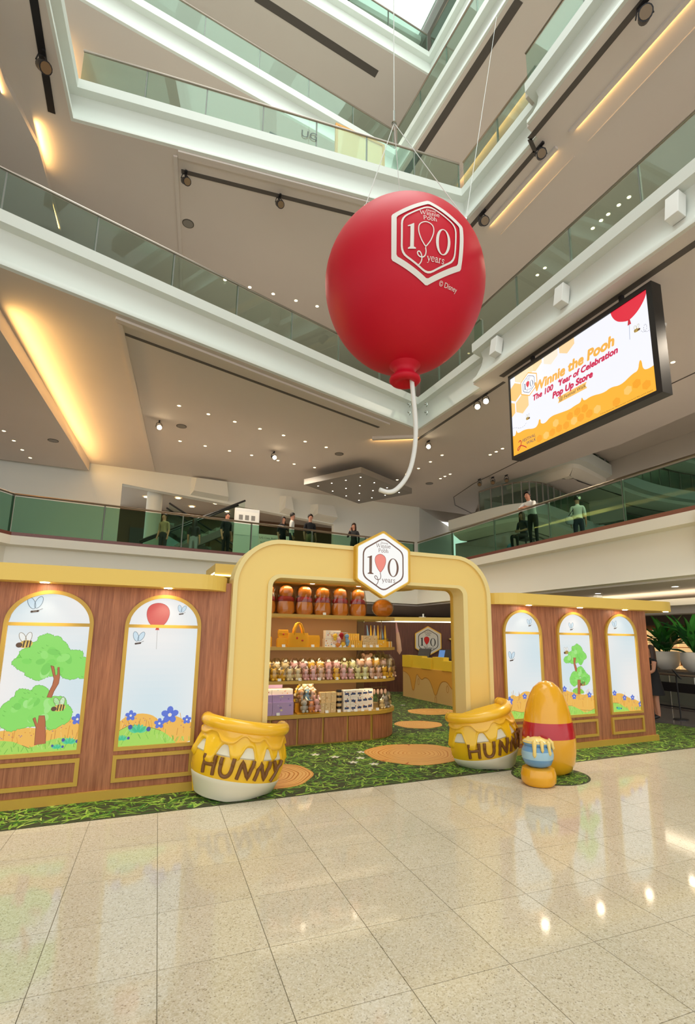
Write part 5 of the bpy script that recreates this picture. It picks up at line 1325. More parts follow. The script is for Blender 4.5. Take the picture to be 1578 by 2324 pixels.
# lowest shelf
z4 = .502
n = 0
for c in range(2):
    for k, (h_, zz, pal) in enumerate(((.20, 0, 'lilac'), (.115, .20, 'lilac'), (.085, .316, 'dots'))):
        n += 1; carton(2.09 + .355 * c, 8.36 + .03 * k, z4 + zz, .35, .22, h_, pal, '%s box on the lowest shelf, %s pile, %s' % (('lilac', 'lilac', 'cream')[k], ('left', 'right')[c], ('bottom', 'middle', 'upper')[k]), 'lilac gift boxes on the lowest shelf', 100 + n)
for c in range(2): carton(2.02 + .33 * c, 8.62, z4, .24 + .06 * c, .2, .46, 'lilac', 'tall lilac box at the back of the lowest shelf, %s one' % ('left', 'right')[c], 'tall lilac boxes', 120 + c)
dp = thing('counter_display', 'yellow honeycomb arch display with small stuffed toys on the lowest shelf', 'display stand', (2.88, 8.38, z4))
mb = MB(); mb.box(-.19, .2, -.12, .08, 0, .02); mb.box(-.19, .2, .0, .02, 0, .16); mb.build('tray', 'bag_yellow', dp)
for k in range(17):
    t = PI * k / 16; x = .17 * math.cos(t) * (1.05); z = .22 + .26 * math.sin(t) ** .8
    for j in range(2):
        mb = MB(); rr = .026; cx, cz = x * (1 - .17 * j), (.2 if math.sin(t) < .05 else z) - .035 * j * math.sin(t); mb.tube([(cx, .055, cz), (cx, .078, cz)], rr, 6); mb.build('honeycomb_cell', ('p_yellow', 'p_cream')[(k + j) % 2], dp)
for k, (dx, dz, y, c, s) in enumerate(((-.1, .17, .0, 'p_brown', 1.15), (.0, .17, .0, 'p_blue', 1.2), (.1, .17, .0, 'p_peach', 1.1), (-.08, .0, -.1, 'p_grey', 1.2), (.05, .0, -.1, 'p_orange', 1.05), (.145, .0, -.08, 'p_pink', 1.25), (-.04, .30, .02, 'p_cream', 1.0), (.06, .30, .02, 'p_peach', 1.0))):
    stuffed(2.88 + dx, 8.38 + y - .02, z4 + .021 + dz, s * .85, c, '%s stuffed toy in the yellow honeycomb display, %s' % (CN[c], ('left middle', 'centre middle', 'right middle', 'front left', 'front centre', 'front right', 'top left', 'top right')[k]), 'long' if k in (3, 5) else 'round', 140 + k)
n = 0
for c in range(3):
    for r in range(2):
        n += 1; carton(3.13 + .10 * c + .02 * r, 8.32 + .03 * r, z4 + .165 * r, .094, .09, .162, 'tan', 'tan carton on the lowest shelf, column %s, %s' % (ORD[c], ('bottom', 'top')[r]), 'tan cartons on the lowest shelf', 160 + n)
for r in range(4):
    rt = thing('jar_tin', 'black lidded tin in the stack on the lowest shelf, %s from the bottom' % ORD[r], 'tin', (3.455, 8.33, z4 + .09 * r), group='black lidded tins')
    mb = MB(); mb.lathe([(.001, 0), (.046, 0), (.046, .055), (.001, .055)], 18); mb.build('can', 'carton_tan', rt, smooth=True); mb = MB(); mb.lathe([(.048, .05), (.048, .088), (.001, .088)], 18); mb.build('lid', 'black', rt, smooth=True)
n = 0
for c in range(5):
    for r in range(3):
        n += 1; carton(3.575 + .128 * c, 8.33 + .018 * c * c * .5, z4 + .118 * r, .118, .13, .116, 'white', 'white printed box on the lowest shelf, column %s, %s' % (ORD[c], ('bottom', 'middle', 'top')[r]), 'white printed boxes on the lowest shelf', 200 + n)
for k in range(9):
    t = R_(-62 + 9.5 * k); x, y = 4.05 + .6 * math.cos(t), 8.95 + .6 * math.sin(t)
    stuffed(x, y, z4, .8 + .25 * (k % 2), 'p_grey' if k % 3 else 'p_cream', 'tiny pale stuffed toy at the round end of the lowest shelf, %s from the left' % ORD[k], 'round', 230 + k)
hk = thing('hook_rack', 'small steel rack with hanging pale charms at the end of the lowest shelf', 'rack', (4.3, 8.55, z4))
mb = MB(); mb.tube([(-.12, 0, .0), (-.12, 0, .36), (.2, 0, .36)], .007, 6); mb.build('frame', 'steel', hk)
for k in range(4):
    mb = MB(); mb.ball((-.06 + .075 * k, 0, .28), (.03, .025, .05), 8, 6); mb.build('charm', 'p_peach', hk, smooth='all')
tags([(3.12, 8.24, 2.125)], 'top shelf')
tags([(x, 8.235, z2) for x in (2.41, 2.92, 3.30, 3.42, 3.50, 3.66, 3.88, 4.02, 4.14)], 'second shelf')
tags([(x, 8.235, z3) for x in (2.13, 2.36, 2.71, 3.05, 3.37, 3.90, 4.11)] + [(4.3, 8.27, z3)], 'third shelf')
tags([(x, 8.235, z4) for x in (2.36, 3.2, 3.42, 3.6, 3.73, 3.86, 4.0, 4.15)], 'lowest shelf')

# ---- back of the store: dark walnut wall, light strip, second sign, counter
bw = thing('store_back_wall', 'dark walnut back wall of the store with a yellow lit cornice', 'store wall', (8.6, 15.2, 0))
PW = [(3.6, 15.9), (8.25, 15.42), (10.7, 14.28), (10.9, 10.4)]
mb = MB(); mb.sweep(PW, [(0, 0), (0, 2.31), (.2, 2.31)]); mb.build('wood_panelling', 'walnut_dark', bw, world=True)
mb = MB(); mb.sweep(PW, [(-.35, 2.29), (-.35, 2.45), (.2, 2.45)]); mb.build('cornice', 'canopy_yellow', bw, world=True)
mb = MB(); mb.sweep(PW, [(.0, 2.30), (-.35, 2.30)]); mb.build('cornice_soffit', 'canopy_yellow', bw, world=True)
mb = MB(); mb.sweep(PW, [(-.355, 2.285), (-.355, 2.315), (-.30, 2.285)]); mb.build('light_strip', 'led', bw, world=True)
hex_sign('hexagon_sign', 'unlit hexagonal sign reading 100 years on the dark wall behind the counter', (9.365, 14.80, 1.67), -math.atan2(1.14, 2.45), .50, False, .08)
for k, (x, y, z) in enumerate(((10.15, 14.38, 1.72), (10.2, 14.36, 1.18))):
    sh = thing('wall_shelf', 'small yellow wall shelf right of the back sign, %s one' % ('upper', 'lower')[k], 'shelf', (x, y, z), -math.atan2(1.14, 2.45), 'small yellow wall shelves')
    mb = MB(); mb.box(-.18, .3, -.12, .1, 0, .05); mb.build('board', 'yellow', sh)
    mb = MB(); mb.box(-.16, .28, -.1, .08, -.012, 0); mb.build('underside', 'gold_trim', sh)
carton(10.18, 14.3, 1.771, .2, .06, .28, 'yel', 'yellow framed picture standing on the upper wall shelf', None, 300, 'picture', 'framed_picture')
ct = thing('checkout_counter', 'tan checkout counter with a painted honey drip and yellow blocks', 'counter', (8.35, 12.7, 0))
mb = MB(); mb.box(8.0, 8.6, 11.0, 14.13, 0, .89); mb.build('body', 'counter_tan', ct, world=True)
for k, (y0, y1, zt) in enumerate(((13.63, 14.13, 1.24), (13.05, 13.63, 1.24), (12.5, 13.05, 1.20), (11.95, 12.5, 1.24), (11.45, 11.95, 1.15), (11.0, 11.45, 1.05))):
    dx = .0 if k % 2 == 0 else .06
    mb = MB(); mb.box(8.0 - .02 + dx, 8.22, y0, y1, .89, zt); mb.build('yellow_block', 'counter_yellow', ct, world=True)
a = Art()
top = .89
edge = [(11.0, .55), (11.2, .42), (11.45, .40), (11.6, .5), (11.75, .62), (12.0, .6), (12.15, .42), (12.25, .22), (12.35, .2), (12.45, .38), (12.6, .6), (12.85, .66), (13.0, .56), (13.15, .62), (13.3, .75), (13.4, .45), (13.45, .25), (13.55, .22), (13.62, .4), (13.7, .62), (13.9, .72), (14.13, .76)]
edge = smooth_open(edge, 2)
for p, q in zip(edge[:-1], edge[1:]): a.poly([p, q, (q[0], top), (p[0], top)], '#d69a40', 1)
a.stroke(edge, .022, '#b4762a', 2)
for y, z in ((12.3, .08), (13.2, .5), (11.72, .42)): a.outline(ell(y, z, .05, .09, 14), .014, '#b4762a', 2)
q = MB()
for pts, col, layer in a.items: q.add([(7.999 - layer * .001 - 8.35, p[0] - 12.7, p[1]) for p in pts], [tuple(range(len(pts)))], col)
q.build('honey_drip_print', 'print_gloss', ct, recalc=False)
for k, (y, rz) in enumerate(((13.3, R_(-60)), (12.2, R_(-60)))):
    mo = thing('till_screen', 'black till screen on the yellow counter, %s one' % ('far', 'near')[k], 'screen', (8.3, y, .89 if False else .892), rz, 'till screens')
    mb = MB(); mb.box(-.06, .06, -.06, .06, 0, .33); mb.build('stand', 'black', mo)
    mb = MB(); mb.obox((0, -.05, .42), (.2, .02, .15), 0, R_(-25)); mb.build('display', 'black', mo, bevel=.008)
    if k: mb = MB(); mb.obox((-.1, -.075, .42), (.09, .003, .13), 0, R_(-25)); mat('screen_blue', '#4f7fc0', .3, emit='#4f7fc0', estr=.25); mb.build('lit_panel', 'screen_blue', mo)
fb_ = thing('tag_clip', 'small white clip standing on the lit cornice above the back sign', 'clip', (9.1, 14.75, 2.452))
mb = MB(); mb.box(-.1, .12, -.04, .04, 0, .02); mb.build('base', 'white_plastic', fb_); mb = MB(); mb.tube([(.05, 0, .02), (.05, 0, .12)], .03, 8); mb.build('barrel', 'white_plastic', fb_)
o = MB().obox((0, 0, .05), (.075, .05, .05)).build('sensor', 'white_plastic', bevel=.02); o.location = (7.95, 6.7, 2.466); setp(o, 'small white sensor on top of the right canopy', 'sensor')

# ================================================================== BALLOON
BC = Vector((3.92, 6.8, 7.74)); BR = 1.375
def bal(lat, lon, off=0.0):
    # egg shape: narrower towards the neck
    s = math.sin(lat); r = BR * math.cos(lat) * (1.0 + (.0 if s > 0 else .03 * s)); z = BR * s * (1.02 if s > 0 else 1.10)
    n = Vector((math.cos(lat) * math.cos(lon), math.cos(lat) * math.sin(lon), s))
    return Vector((r * math.cos(lon), r * math.sin(lon), z)) + n * off
bo = thing('balloon', 'giant red balloon with a white hexagon logo hanging over the store', 'balloon', tuple(BC))
mb = MB(); prof = []
for i in range(41):
    la = PI / 2 - PI * i / 40 * .965; p = bal(la, 0); prof.append((max(.0008, p.x), p.z))
mb.lathe(prof, 64); mb.build('skin', 'balloon_red', bo, smooth='all')
zb = bal(R_(-80), 0).z
mb = MB(); mb.lathe([(.30, zb + .04), (.20, zb - .05), (.165, zb - .12), (.19, zb - .17), (.255, zb - .22), (.265, zb - .26), (.23, zb - .30), (.15, zb - .31), (.10, zb - .27), (.001, zb - .25)], 32); mb.build('knot', 'balloon_red', bo, smooth='all')
lg = logo('#ece7e2', None, None, True); q = MB()
LON0, LAT0, SA = R_(-103.5), R_(-6.0), R_(27.0)
art_text(lg, '\u00a9 Disney', .62, -.90, .15, '#ece7e2', 3, rot=.0)
for pts, col, layer in lg.items:
    # long edges follow the curve
    pp = []
    for i in range(len(pts)):
        a_, b_ = pts[i], pts[(i + 1) % len(pts)]; k = max(1, int(math.hypot(b_[0] - a_[0], b_[1] - a_[1]) / .06))
        for j in range(k): pp.append((a_[0] + (b_[0] - a_[0]) * j / k, a_[1] + (b_[1] - a_[1]) * j / k))
    q.add([bal(LAT0 + p[1] * SA, LON0 + p[0] * SA / math.cos(LAT0 + p[1] * SA * .6), .006 + layer * .002) for p in pp], [tuple(range(len(pp)))], col)
q.build('printed_logo', 'print_flat', bo, recalc=False)
mb = MB(); sp = smooth_open([(4.0, 6.72, BC.z + zb - .2), (4.03, 6.72, 5.7), (4.08, 6.74, 5.35), (4.10, 6.76, 5.0), (4.05, 6.78, 4.6), (3.95, 6.8, 4.3), (3.75, 6.8, 4.06), (3.6, 6.8, 4.0), (3.45, 6.8, 4.03)], 2)
mb.tube(sp, .038, 10); mb.build('string', 'string_white', bo, world=True, smooth='all')
rg = thing('rigging', 'thin suspension wires and ring above the red balloon', 'rigging', (3.72, 6.8, 11.05))
ringp = (3.73, 6.8, 11.09)
anch = [bal(R_(48), R_(196)), bal(R_(32), R_(300)), bal(R_(66), R_(60))]
mb = MB(); mb.tube([ringp, (3.73, 6.8, 30)], .009, 6); mb.build('main_wire', 'cord', rg, world=True)
mb = MB(); mb.lathe([(.035, -.012), (.05, 0), (.035, .012), (.02, 0), (.035, -.012)], 14, c=ringp); mb.tube([ringp, (ringp[0], ringp[1], ringp[2] + .28)], .018, 6); mb.build('ring', 'steel', rg, world=True)
for p in anch:
    w_ = BC + p; mb = MB(); mb.tube([ringp, tuple(w_)], .007, 6); mb.build('wire', 'cord', rg, world=True)
    mb = MB(); mb.ball(tuple(w_), .035, 8, 6); mb.build('shackle', 'steel', rg, world=True)
mb = MB(); mb.tube([(8.45, 9.08, 19.9), tuple(BC + anch[1])], .006, 6); o = mb.build('wire', 'cord'); setp(o, 'thin slanting wire from the right side of the balloon up to the fourth gallery', 'wire')
# ================================================================== SCREEN
sx = 8.9
scn = thing('led_screen', 'large black framed LED screen showing store lettering under the right gallery', 'screen', (sx, 7.75, 6.40))
mb = MB(); mb.box(sx + .002, sx + .26, 5.68, 9.82, 6.38, 8.75); mb.build('cabinet', 'black', scn, world=True)
mb = MB(); 
for b_ in ((5.68, 5.80, 6.38, 8.75), (9.77, 9.82, 6.38, 8.75), (5.80, 9.77, 6.38, 6.46), (5.80, 9.77, 8.64, 8.75)): mb.box(sx - .03, sx + .003, *b_)
mb.build('bezel', 'black', scn, world=True)
for y in (6.4, 9.0): mb = MB(); mb.box(sx + .08, sx + .16, y, y + .08, 8.74, 8.965); mb.build('bracket', 'dark_metal', scn, world=True)
Y0, Y1, Z0, Z1 = 5.80, 9.77, 6.46, 8.64
a = Art(clip=(Y0, Y1, Z0, Z1))
a.poly([(Y0, Z0), (Y1, Z0), (Y1, Z1), (Y0, Z1)], '#f1f2fb', 0)
wave = [(9.80, 7.04), (9.70, 7.0), (9.65, 7.05), (9.63, 7.16), (9.59, 7.02), (9.32, 7.05), (8.98, 6.93), (8.86, 7.0), (8.83, 7.12), (8.77, 7.09), (8.79, 6.99), (8.64, 6.93), (8.45, 7.04), (8.14, 7.0), (7.88, 6.97), (7.72, 7.0), (7.56, 7.0), (7.52, 7.13), (7.48, 6.99), (7.28, 7.03), (6.95, 6.95), (6.78, 7.0), (6.54, 6.93), (6.27, 7.05), (6.14, 7.05), (6.1, 7.25), (6.05, 7.24), (6.04, 7.03), (5.94, 6.98), (5.75, 7.01)]
wave = smooth_open(wave, 2)
for p, q_ in zip(wave[:-1], wave[1:]): a.poly([p, q_, (q_[0], Z0), (p[0], Z0)], '#fbb432', 2)
def hx(y, z, s, c, l): a.poly([(y + s * math.sin(PI / 3 * k), z + s * math.cos(PI / 3 * k)) for k in range(6)], c, l)
for (y, z, c) in ((9.61, 8.20, '#fac878'), (9.37, 7.76, '#fad191'), (9.86, 7.76, '#fac878'), (9.15, 8.62, '#fbe0b8'), (9.37, 8.62, '#fbe0b8'), (8.85, 8.68, '#fbd9a4'), (8.34, 8.6, '#fde9d2'), (7.84, 8.62, '#fbd5a0')): hx(y, z, .26, c, 1)
for k, (y, z) in enumerate(((8.31, 6.81), (8.01, 6.63), (7.89, 6.81), (7.67, 6.83), (7.78, 6.65), (7.47, 6.82), (7.59, 6.65), (7.36, 6.65), (7.15, 6.66), (6.68, 6.62), (8.43, 6.62), (8.85, 6.62), (8.63, 6.62), (8.22, 6.64), (6.2, 6.8), (6.0, 6.68), (6.4, 6.75))): hx(y, z, .10, '#f5a31f' if k % 4 else '#fcc566', 3)
mg = logo('#27406e', '#d9203c', None)
a.poly([(9.1 + p[0] * .33, 8.19 + p[1] * .33) for p in hexpts(1)], '#f6b64a', 4); a.poly([(9.1 + p[0] * .30, 8.19 + p[1] * .30) for p in hexpts(1)], '#fbfbff', 5)
for pts, col, layer in mg.items: a.poly([(9.1 - p[0] * .31, 8.19 + p[1] * .31) for p in pts], col, 6 + layer)
art_text(a, 'Winnie the Pooh', 7.77, 7.985, .335, '#f3b24a', 6, shear=.18, bold=.016, flip=-1, spacing=1.0)
art_text(a, 'The 100   Year of Celebration', 7.77, 7.735, .20, '#cf1f50', 6, shear=.2, bold=.010, flip=-1)
art_text(a, 'th', 8.115, 7.80, .10, '#cf1f50', 6, shear=.2, bold=.004, flip=-1)
art_text(a, 'Pop Up Store', 7.78, 7.515, .21, '#cf1f50', 6, shear=.2, bold=.012, flip=-1)
a.poly([(8.2, 7.41), (7.36, 7.41), (7.40, 7.335), (7.36, 7.26), (8.2, 7.26), (8.16, 7.335)], '#f8c063', 5)
art_text(a, '@ Festival Walk', 7.78, 7.335, .115, '#3b2a22', 6, shear=.15, flip=-1)
sb = smooth_closed([(6.64, 8.75), (6.62, 8.55), (6.51, 8.36), (6.35, 8.26), (6.24, 8.22), (6.12, 8.25), (5.98, 8.33), (5.83, 8.5), (5.75, 8.75)], 2)
a.poly(sb, '#e01f3a', 4); a.poly([(6.27, 8.12), (6.19, 8.12), (6.21, 8.24), (6.25, 8.24)], '#c41630', 5); a.stroke([(6.23, 8.13), (6.25, 7.8)], .01, '#9aa6c0', 5)
for y, z in ((6.09, 7.91), (9.2, 7.29)): bee(a, y, z, 1.6)
for pts in ([(6.0, 7.85), (5.95, 7.78), (5.88, 7.8), (5.87, 7.9), (5.91, 7.95), (5.95, 7.85), (5.9, 7.75), (5.82, 7.76)], [(9.25, 7.2), (9.35, 7.13), (9.5, 7.14), (9.65, 7.22), (9.76, 7.24)]):
    pts = smooth_open(pts, 2)
    for k in range(0, len(pts) - 1, 2): a.stroke([pts[k], pts[k + 1]], .008, '#4a4a5a', 5, False)
art_text(a, 'FESTIVAL', 9.20, 6.76, .115, '#3a2c5e', 6, shear=.1, flip=-1); art_text(a, 'WALK', 9.13, 6.65, .115, '#3a2c5e', 6, shear=.1, flip=-1)
a.stroke(smooth_open([(9.56, 6.78), (9.50, 6.82), (9.46, 6.74), (9.52, 6.62), (9.6, 6.55), (9.62, 6.62), (9.5, 6.68), (9.36, 6.6), (9.3, 6.55)], 2), [.02] * 33, '#c4202c', 6) if False else a.stroke(smooth_open([(9.56, 6.78), (9.50, 6.82), (9.46, 6.74), (9.52, 6.62), (9.6, 6.55), (9.62, 6.62), (9.5, 6.68), (9.36, 6.6), (9.3, 6.55)], 2), .025, '#c4202c', 6)
art_text(a, '\u00a9 Disney. Based on the "Winnie the Pooh" works by A.A. Milne and E.H. Shepard.', 6.48, 6.515, .036, '#5a3c14', 6, flip=-1)
o = MB()
for pts, col, layer in a.items: o.add([(sx - .002 - layer * .0012 - sx, p[0] - 7.75, p[1] - 6.40) for p in pts], [tuple(range(len(pts)))], col)
o.build('picture', 'print_screen', scn, recalc=False)
# ================================================================== PEOPLE
def person(label, loc, rotz, H=1.7, top='cloth_black', bottom='cloth_navy', sleeves='short', legs='long', hair='short', pose=None, skin='skin', shoes='shoe', hairm='hair', dress=False):
    """one continuous skinned body; facing -y before rotation"""
    root = thing('person', label, 'person', loc, rotz)
    k = H / 1.72; pose = pose or {}
    J = {'pel': (0, .0, .95), 'wst': (0, .0, 1.08), 'chs': (0, -.01, 1.28), 'nkb': (0, .0, 1.43), 'nk': (0, -.01, 1.49), 'hd0': (0, -.02, 1.56), 'hd1': (0, -.02, 1.64), 'hd2': (0, -.01, 1.70), 'nose': (0, -.095, 1.60)}
    for s, n in ((-1, 'l'), (1, 'r')):
        J['sh' + n] = (s * .17, 0, 1.40); J['el' + n] = (s * .21, .02, 1.12); J['wr' + n] = (s * .22, -.05, .88); J['ha' + n] = (s * .22, -.07, .80)
        J['hp' + n] = (s * .09, 0, .90); J['kn' + n] = (s * .10, -.01, .50); J['an' + n] = (s * .10, .02, .09); J['to' + n] = (s * .11, -.13, .035)
    for kk, vv in pose.items(): J[kk] = vv
    RAD = {'pel': (.15, .11), 'wst': (.125, .095), 'chs': (.155, .105), 'nkb': (.09, .075), 'nk': (.05, .05), 'hd0': (.07, .075), 'hd1': (.078, .09), 'hd2': (.06, .07), 'nose': (.012, .014)}
    for n in 'lr':
        RAD.update({'sh' + n: (.06, .06), 'el' + n: (.042, .042), 'wr' + n: (.028, .028), 'ha' + n: (.036, .02), 'hp' + n: (.088, .09), 'kn' + n: (.058, .058), 'an' + n: (.038, .04), 'to' + n: (.038, .026)})
    names = list(J)
    E_ = [('pel', 'wst'), ('wst', 'chs'), ('chs', 'nkb'), ('nkb', 'nk'), ('nk', 'hd0'), ('hd0', 'hd1'), ('hd1', 'hd2'), ('hd0', 'nose')]
    for n in 'lr': E_ += [('chs', 'sh' + n), ('sh' + n, 'el' + n), ('el' + n, 'wr' + n), ('wr' + n, 'ha' + n), ('pel', 'hp' + n), ('hp' + n, 'kn' + n), ('kn' + n, 'an' + n), ('an' + n, 'to' + n)]
    me = bpy.data.meshes.new('skeleton'); me.from_pydata([J[n] for n in names], [(names.index(a), names.index(b)) for a, b in E_], [])
    ob = bpy.data.objects.new('skeleton', me); COL.objects.link(ob)
    ob.modifiers.new('skin', 'SKIN'); ob.modifiers['skin'].use_smooth_shade = True
    for i, n in enumerate(names):
        d = me.skin_vertices[0].data[i]; d.radius = RAD[n]; d.use_root = (n == 'pel')
    sbm = ob.modifiers.new('sub', 'SUBSURF'); sbm.levels = 2; sbm.render_levels = 2
    bm_ = bpy.data.meshes.new_from_object(ob.evaluated_get(bpy.context.evaluated_depsgraph_get()))
    bpy.data.objects.remove(ob); bpy.data.meshes.remove(me)
    seg = []
    SK, TP, BT, SH = 0, 1, 2, 3
    def mi(a, b):
        n = b[-1] if b[:2] in ('el', 'wr', 'ha', 'kn', 'an', 'to') else ''
        if b in ('nk', 'hd0', 'hd1', 'hd2', 'nose'): return SK
        if b[:2] == 'el': return TP if sleeves != 'none' else SK
        if b[:2] == 'wr': return TP if sleeves == 'long' else SK
        if b[:2] == 'ha': return SK
        if b[:2] == 'kn': return BT if legs != 'bare' else SK
        if b[:2] == 'an': return BT if legs == 'long' else SK
        if b[:2] == 'to': return SH
        if b[:2] == 'hp' or b == 'wst': return BT if not dress else TP
        return TP
    for a, b in E_: seg.append((Vector(J[a]), Vector(J[b]), mi(a, b), RAD[b][0]))
    verts = [v.co.copy() for v in bm_.vertices]; faces = [tuple(p.vertices) for p in bm_.polygons]; mis = []
    for f in faces:
        c = sum((verts[i] for i in f), Vector()) / len(f); best = None
        for a, b, m_, r in seg:
            t = max(0, min(1, (c - a).dot(b - a) / max(1e-9, (b - a).length_squared))); d = (a + (b - a) * t - c).length - r * .5
            if best is None or d < best[0]: best = (d, m_, t)
        m_ = best[1]
        mis.append(m_)
    bpy.data.meshes.remove(bm_)
    mb = MB(); mb.v = [tuple(v * k) for v in verts]; mb.f = faces; mb.c = [None] * len(faces); mb.mi = mis
    # fingers and thumb, rooted in the palm
    for n, s in (('l', -1), ('r', 1)):
        h = Vector(J['ha' + n]); d = (h - Vector(J['wr' + n])).normalized(); side = d.cross(Vector((s, 0, 0)))
        side = side.normalized() if side.length > 1e-4 else Vector((0, 1, 0)); cur = Vector((-s, 0, 0))
        for i, (o_, l_) in enumerate(((-.027, .062), (-.009, .075), (.009, .072), (.026, .055))):
            p0 = h + side * o_; p1 = p0 + d * l_ * .55 + cur * .006; p2 = p1 + d * l_ * .45 + cur * .02
            mb.tube([p0 * k, p1 * k, p2 * k], [.0095 * k, .0085 * k, .006 * k], 6, mi=SK)
        p0 = h - d * .03 - side * .03; mb.tube([p0 * k, (p0 + d * .03 - side * .022) * k, (p0 + d * .06 - side * .026 + cur * .01) * k], [.012 * k, .0105 * k, .007 * k], 6, mi=SK)
    mb.build('body', [skin, top, bottom, shoes], root, smooth='all', recalc=False)
    hd = Vector(J['hd1']) * k
    fwd = (Vector(J['nose']) - Vector(J['hd0'])); fwd.z = 0; fwd = fwd.normalized() if fwd.length > 1e-4 else Vector((0, -1, 0)); rt_ = Vector((-fwd.y, fwd.x, 0))
    q = MB()
    for s in (-1, 1): q.ball(hd + (fwd * .073 + rt_ * s * .03 + Vector((0, 0, -.008))) * k, .009 * k, 8, 6)
    q.build('eyes', 'hair', root)
    q = MB(); q.ball(hd + (fwd * .076 + Vector((0, 0, -.072))) * k, (.02 * k, .012 * k, .005 * k), 8, 6); q.build('mouth', 'bag_patch', root)
    q = MB()
    for s in (-1, 1): q.ball(hd + (rt_ * s * .08 + Vector((0, 0, -.015))) * k, (.012 * k, .02 * k, .028 * k), 8, 6)
    q.build('ears', skin, root)
    q = MB(); n_, m_ = 18, 10; vv = []; ff = []
    for i in range(m_ + 1):
        la = PI / 2 - i / m_ * R_(118)
        for j in range(n_):
            lo = 2 * PI * j / n_; dirv = fwd * math.cos(lo) + rt_ * math.sin(lo); front = math.cos(lo)
            la2 = la if front < .25 else max(la, R_(26) + (R_(64) * (1 - (front - .25) / .75) * -.6))
            if hair == 'long' and front < .25 and i > 5:
                dz = -(i - 5) * .075
                p = dirv * (.098 + .012 * (i - 5) / 5) + Vector((0, 0, .02 + dz)); 
            else: p = dirv * .097 * math.cos(la2) + Vector((0, 0, .112 * math.sin(la2) + .02))
            vv.append(hd + (p - fwd * .006) * k)
    for i in range(m_):
        for j in range(n_):
            j2 = (j + 1) % n_; ff.append((i * n_ + j, i * n_ + j2, (i + 1) * n_ + j2, (i + 1) * n_ + j))
    q.add(vv, ff); q.build('hair', hairm, root, smooth='all')
    if dress:
        q = MB(); q.lathe([(.135, 1.1), (.15, .98), (.20, .78), (.245, .58), (.235, .575), (.14, .95)], 26, sy=.85, fn=lambda r, z, t: ((r + .008 * math.sin(9 * t) * (1.1 - z)) * k, z * k)); q.build('skirt', top, root, smooth=True)
    return root
FZ = F1Z - .06
rest_ = {}
person('woman with dark fringe in black top behind the gallery glass left of two men', (4.78, 17.0, FZ), R_(25), 1.58, 'cloth_black', 'cloth_black', hair='long', hairm='hair', pose={'elr': (.2, -.06, 1.14), 'wrr': (.08, -.2, 1.12), 'har': (.02, -.25, 1.13)})
person('man in a white shirt looking right on the gallery left of the man in black', (5.1, 16.95, FZ), R_(70), 1.74, 'cloth_white', 'cloth_navy', sleeves='long')
person('man in black T-shirt standing on the gallery above the arch', (5.78, 16.95, FZ), R_(5), 1.76, 'cloth_black', 'cloth_beige')
person('woman in dark clothes holding a phone to her ear above the arch sign', (7.55, 17.0, FZ), R_(-50), 1.62, 'cloth_dark', 'cloth_dark', sleeves='long', hair='long', hairm='hair_brown', pose={'ell': (-.24, -.10, 1.18), 'wrl': (-.13, -.10, 1.45), 'hal': (-.105, -.09, 1.53)})
person('person in beige seen dimly through green glass left of the escalators', (0.95, 18.6, FZ), R_(-40), 1.62, 'cloth_beige', 'cloth_dark', hair='short')
person('person seen dimly through green glass beside the escalators', (2.0, 18.9, FZ), R_(160), 1.62, 'cloth_dark', 'cloth_grey', hair='long')
person('person in dark clothes just left of the white gallery board', (2.98, 17.9, FZ), R_(30), 1.72, 'cloth_black', 'cloth_black')
person('man in a white T-shirt and black trousers leaning on the right gallery rail', (10.62, 11.0, FZ), R_(-75), 1.72, 'cloth_white', 'cloth_black', pose={'wst': (0, -.02, 1.08), 'chs': (0, -.10, 1.26), 'nkb': (0, -.16, 1.38), 'nk': (0, -.19, 1.42), 'hd0': (0, -.22, 1.48), 'hd1': (0, -.23, 1.56), 'hd2': (0, -.22, 1.62), 'nose': (0, -.30, 1.51), 'shl': (-.17, -.15, 1.34), 'shr': (.17, -.15, 1.34), 'ell': (-.24, -.34, 1.15), 'elr': (.24, -.34, 1.15), 'wrl': (-.06, -.42, 1.15), 'wrr': (.06, -.42, 1.15), 'hal': (.02, -.43, 1.15), 'har': (-.02, -.43, 1.16)})
sitp = {'pel': (0, 0, .50), 'wst': (0, .0, .63), 'chs': (0, -.03, .83), 'nkb': (0, -.04, .97), 'nk': (0, -.05, 1.03), 'hd0': (0, -.07, 1.09), 'hd1': (0, -.07, 1.17), 'hd2': (0, -.06, 1.23), 'nose': (0, -.15, 1.12)}
for s, n in ((-1, 'l'), (1, 'r')):
    sitp.update({'sh' + n: (s * .17, -.03, .95), 'el' + n: (s * .22, -.06, .68), 'wr' + n: (s * .1, -.25, .62), 'ha' + n: (s * .06, -.31, .62), 'hp' + n: (s * .09, -.04, .47), 'kn' + n: (s * .11, -.44, .47), 'an' + n: (s * .11, -.42, .09), 'to' + n: (s * .11, -.56, .035)})
person('woman with brown hair sitting behind the right gallery glass looking at her lap', (10.72, 11.5, FZ), R_(-85), 1.62, 'cloth_navy', 'cloth_black', hair='long', hairm='hair_brown', pose=sitp)
stl = thing('stool', 'dark stool under the sitting woman on the right gallery', 'stool', (10.78, 11.5, FZ))
mb = MB(); mb.box(-.2, .2, -.2, .2, .35, .40); mb.build('seat', 'cloth_dark', stl)
for sx_ in (-.16, .16):
    for sy_ in (-.16, .16): mb = MB(); mb.tube([(sx_, sy_, 0), (sx_, sy_, .35)], .018, 6); mb.build('leg', 'dark_metal', stl)
person('woman with short hair and shoulder bag walking on the right gallery', (12.0, 10.6, FZ), R_(130), 1.62, 'cloth_white', 'cloth_navy', hair='short')
bgp = thing('shoulder_bag', 'grey shoulder bag carried by the walking woman on the right gallery', 'bag', (11.78, 10.72, FZ + .78))
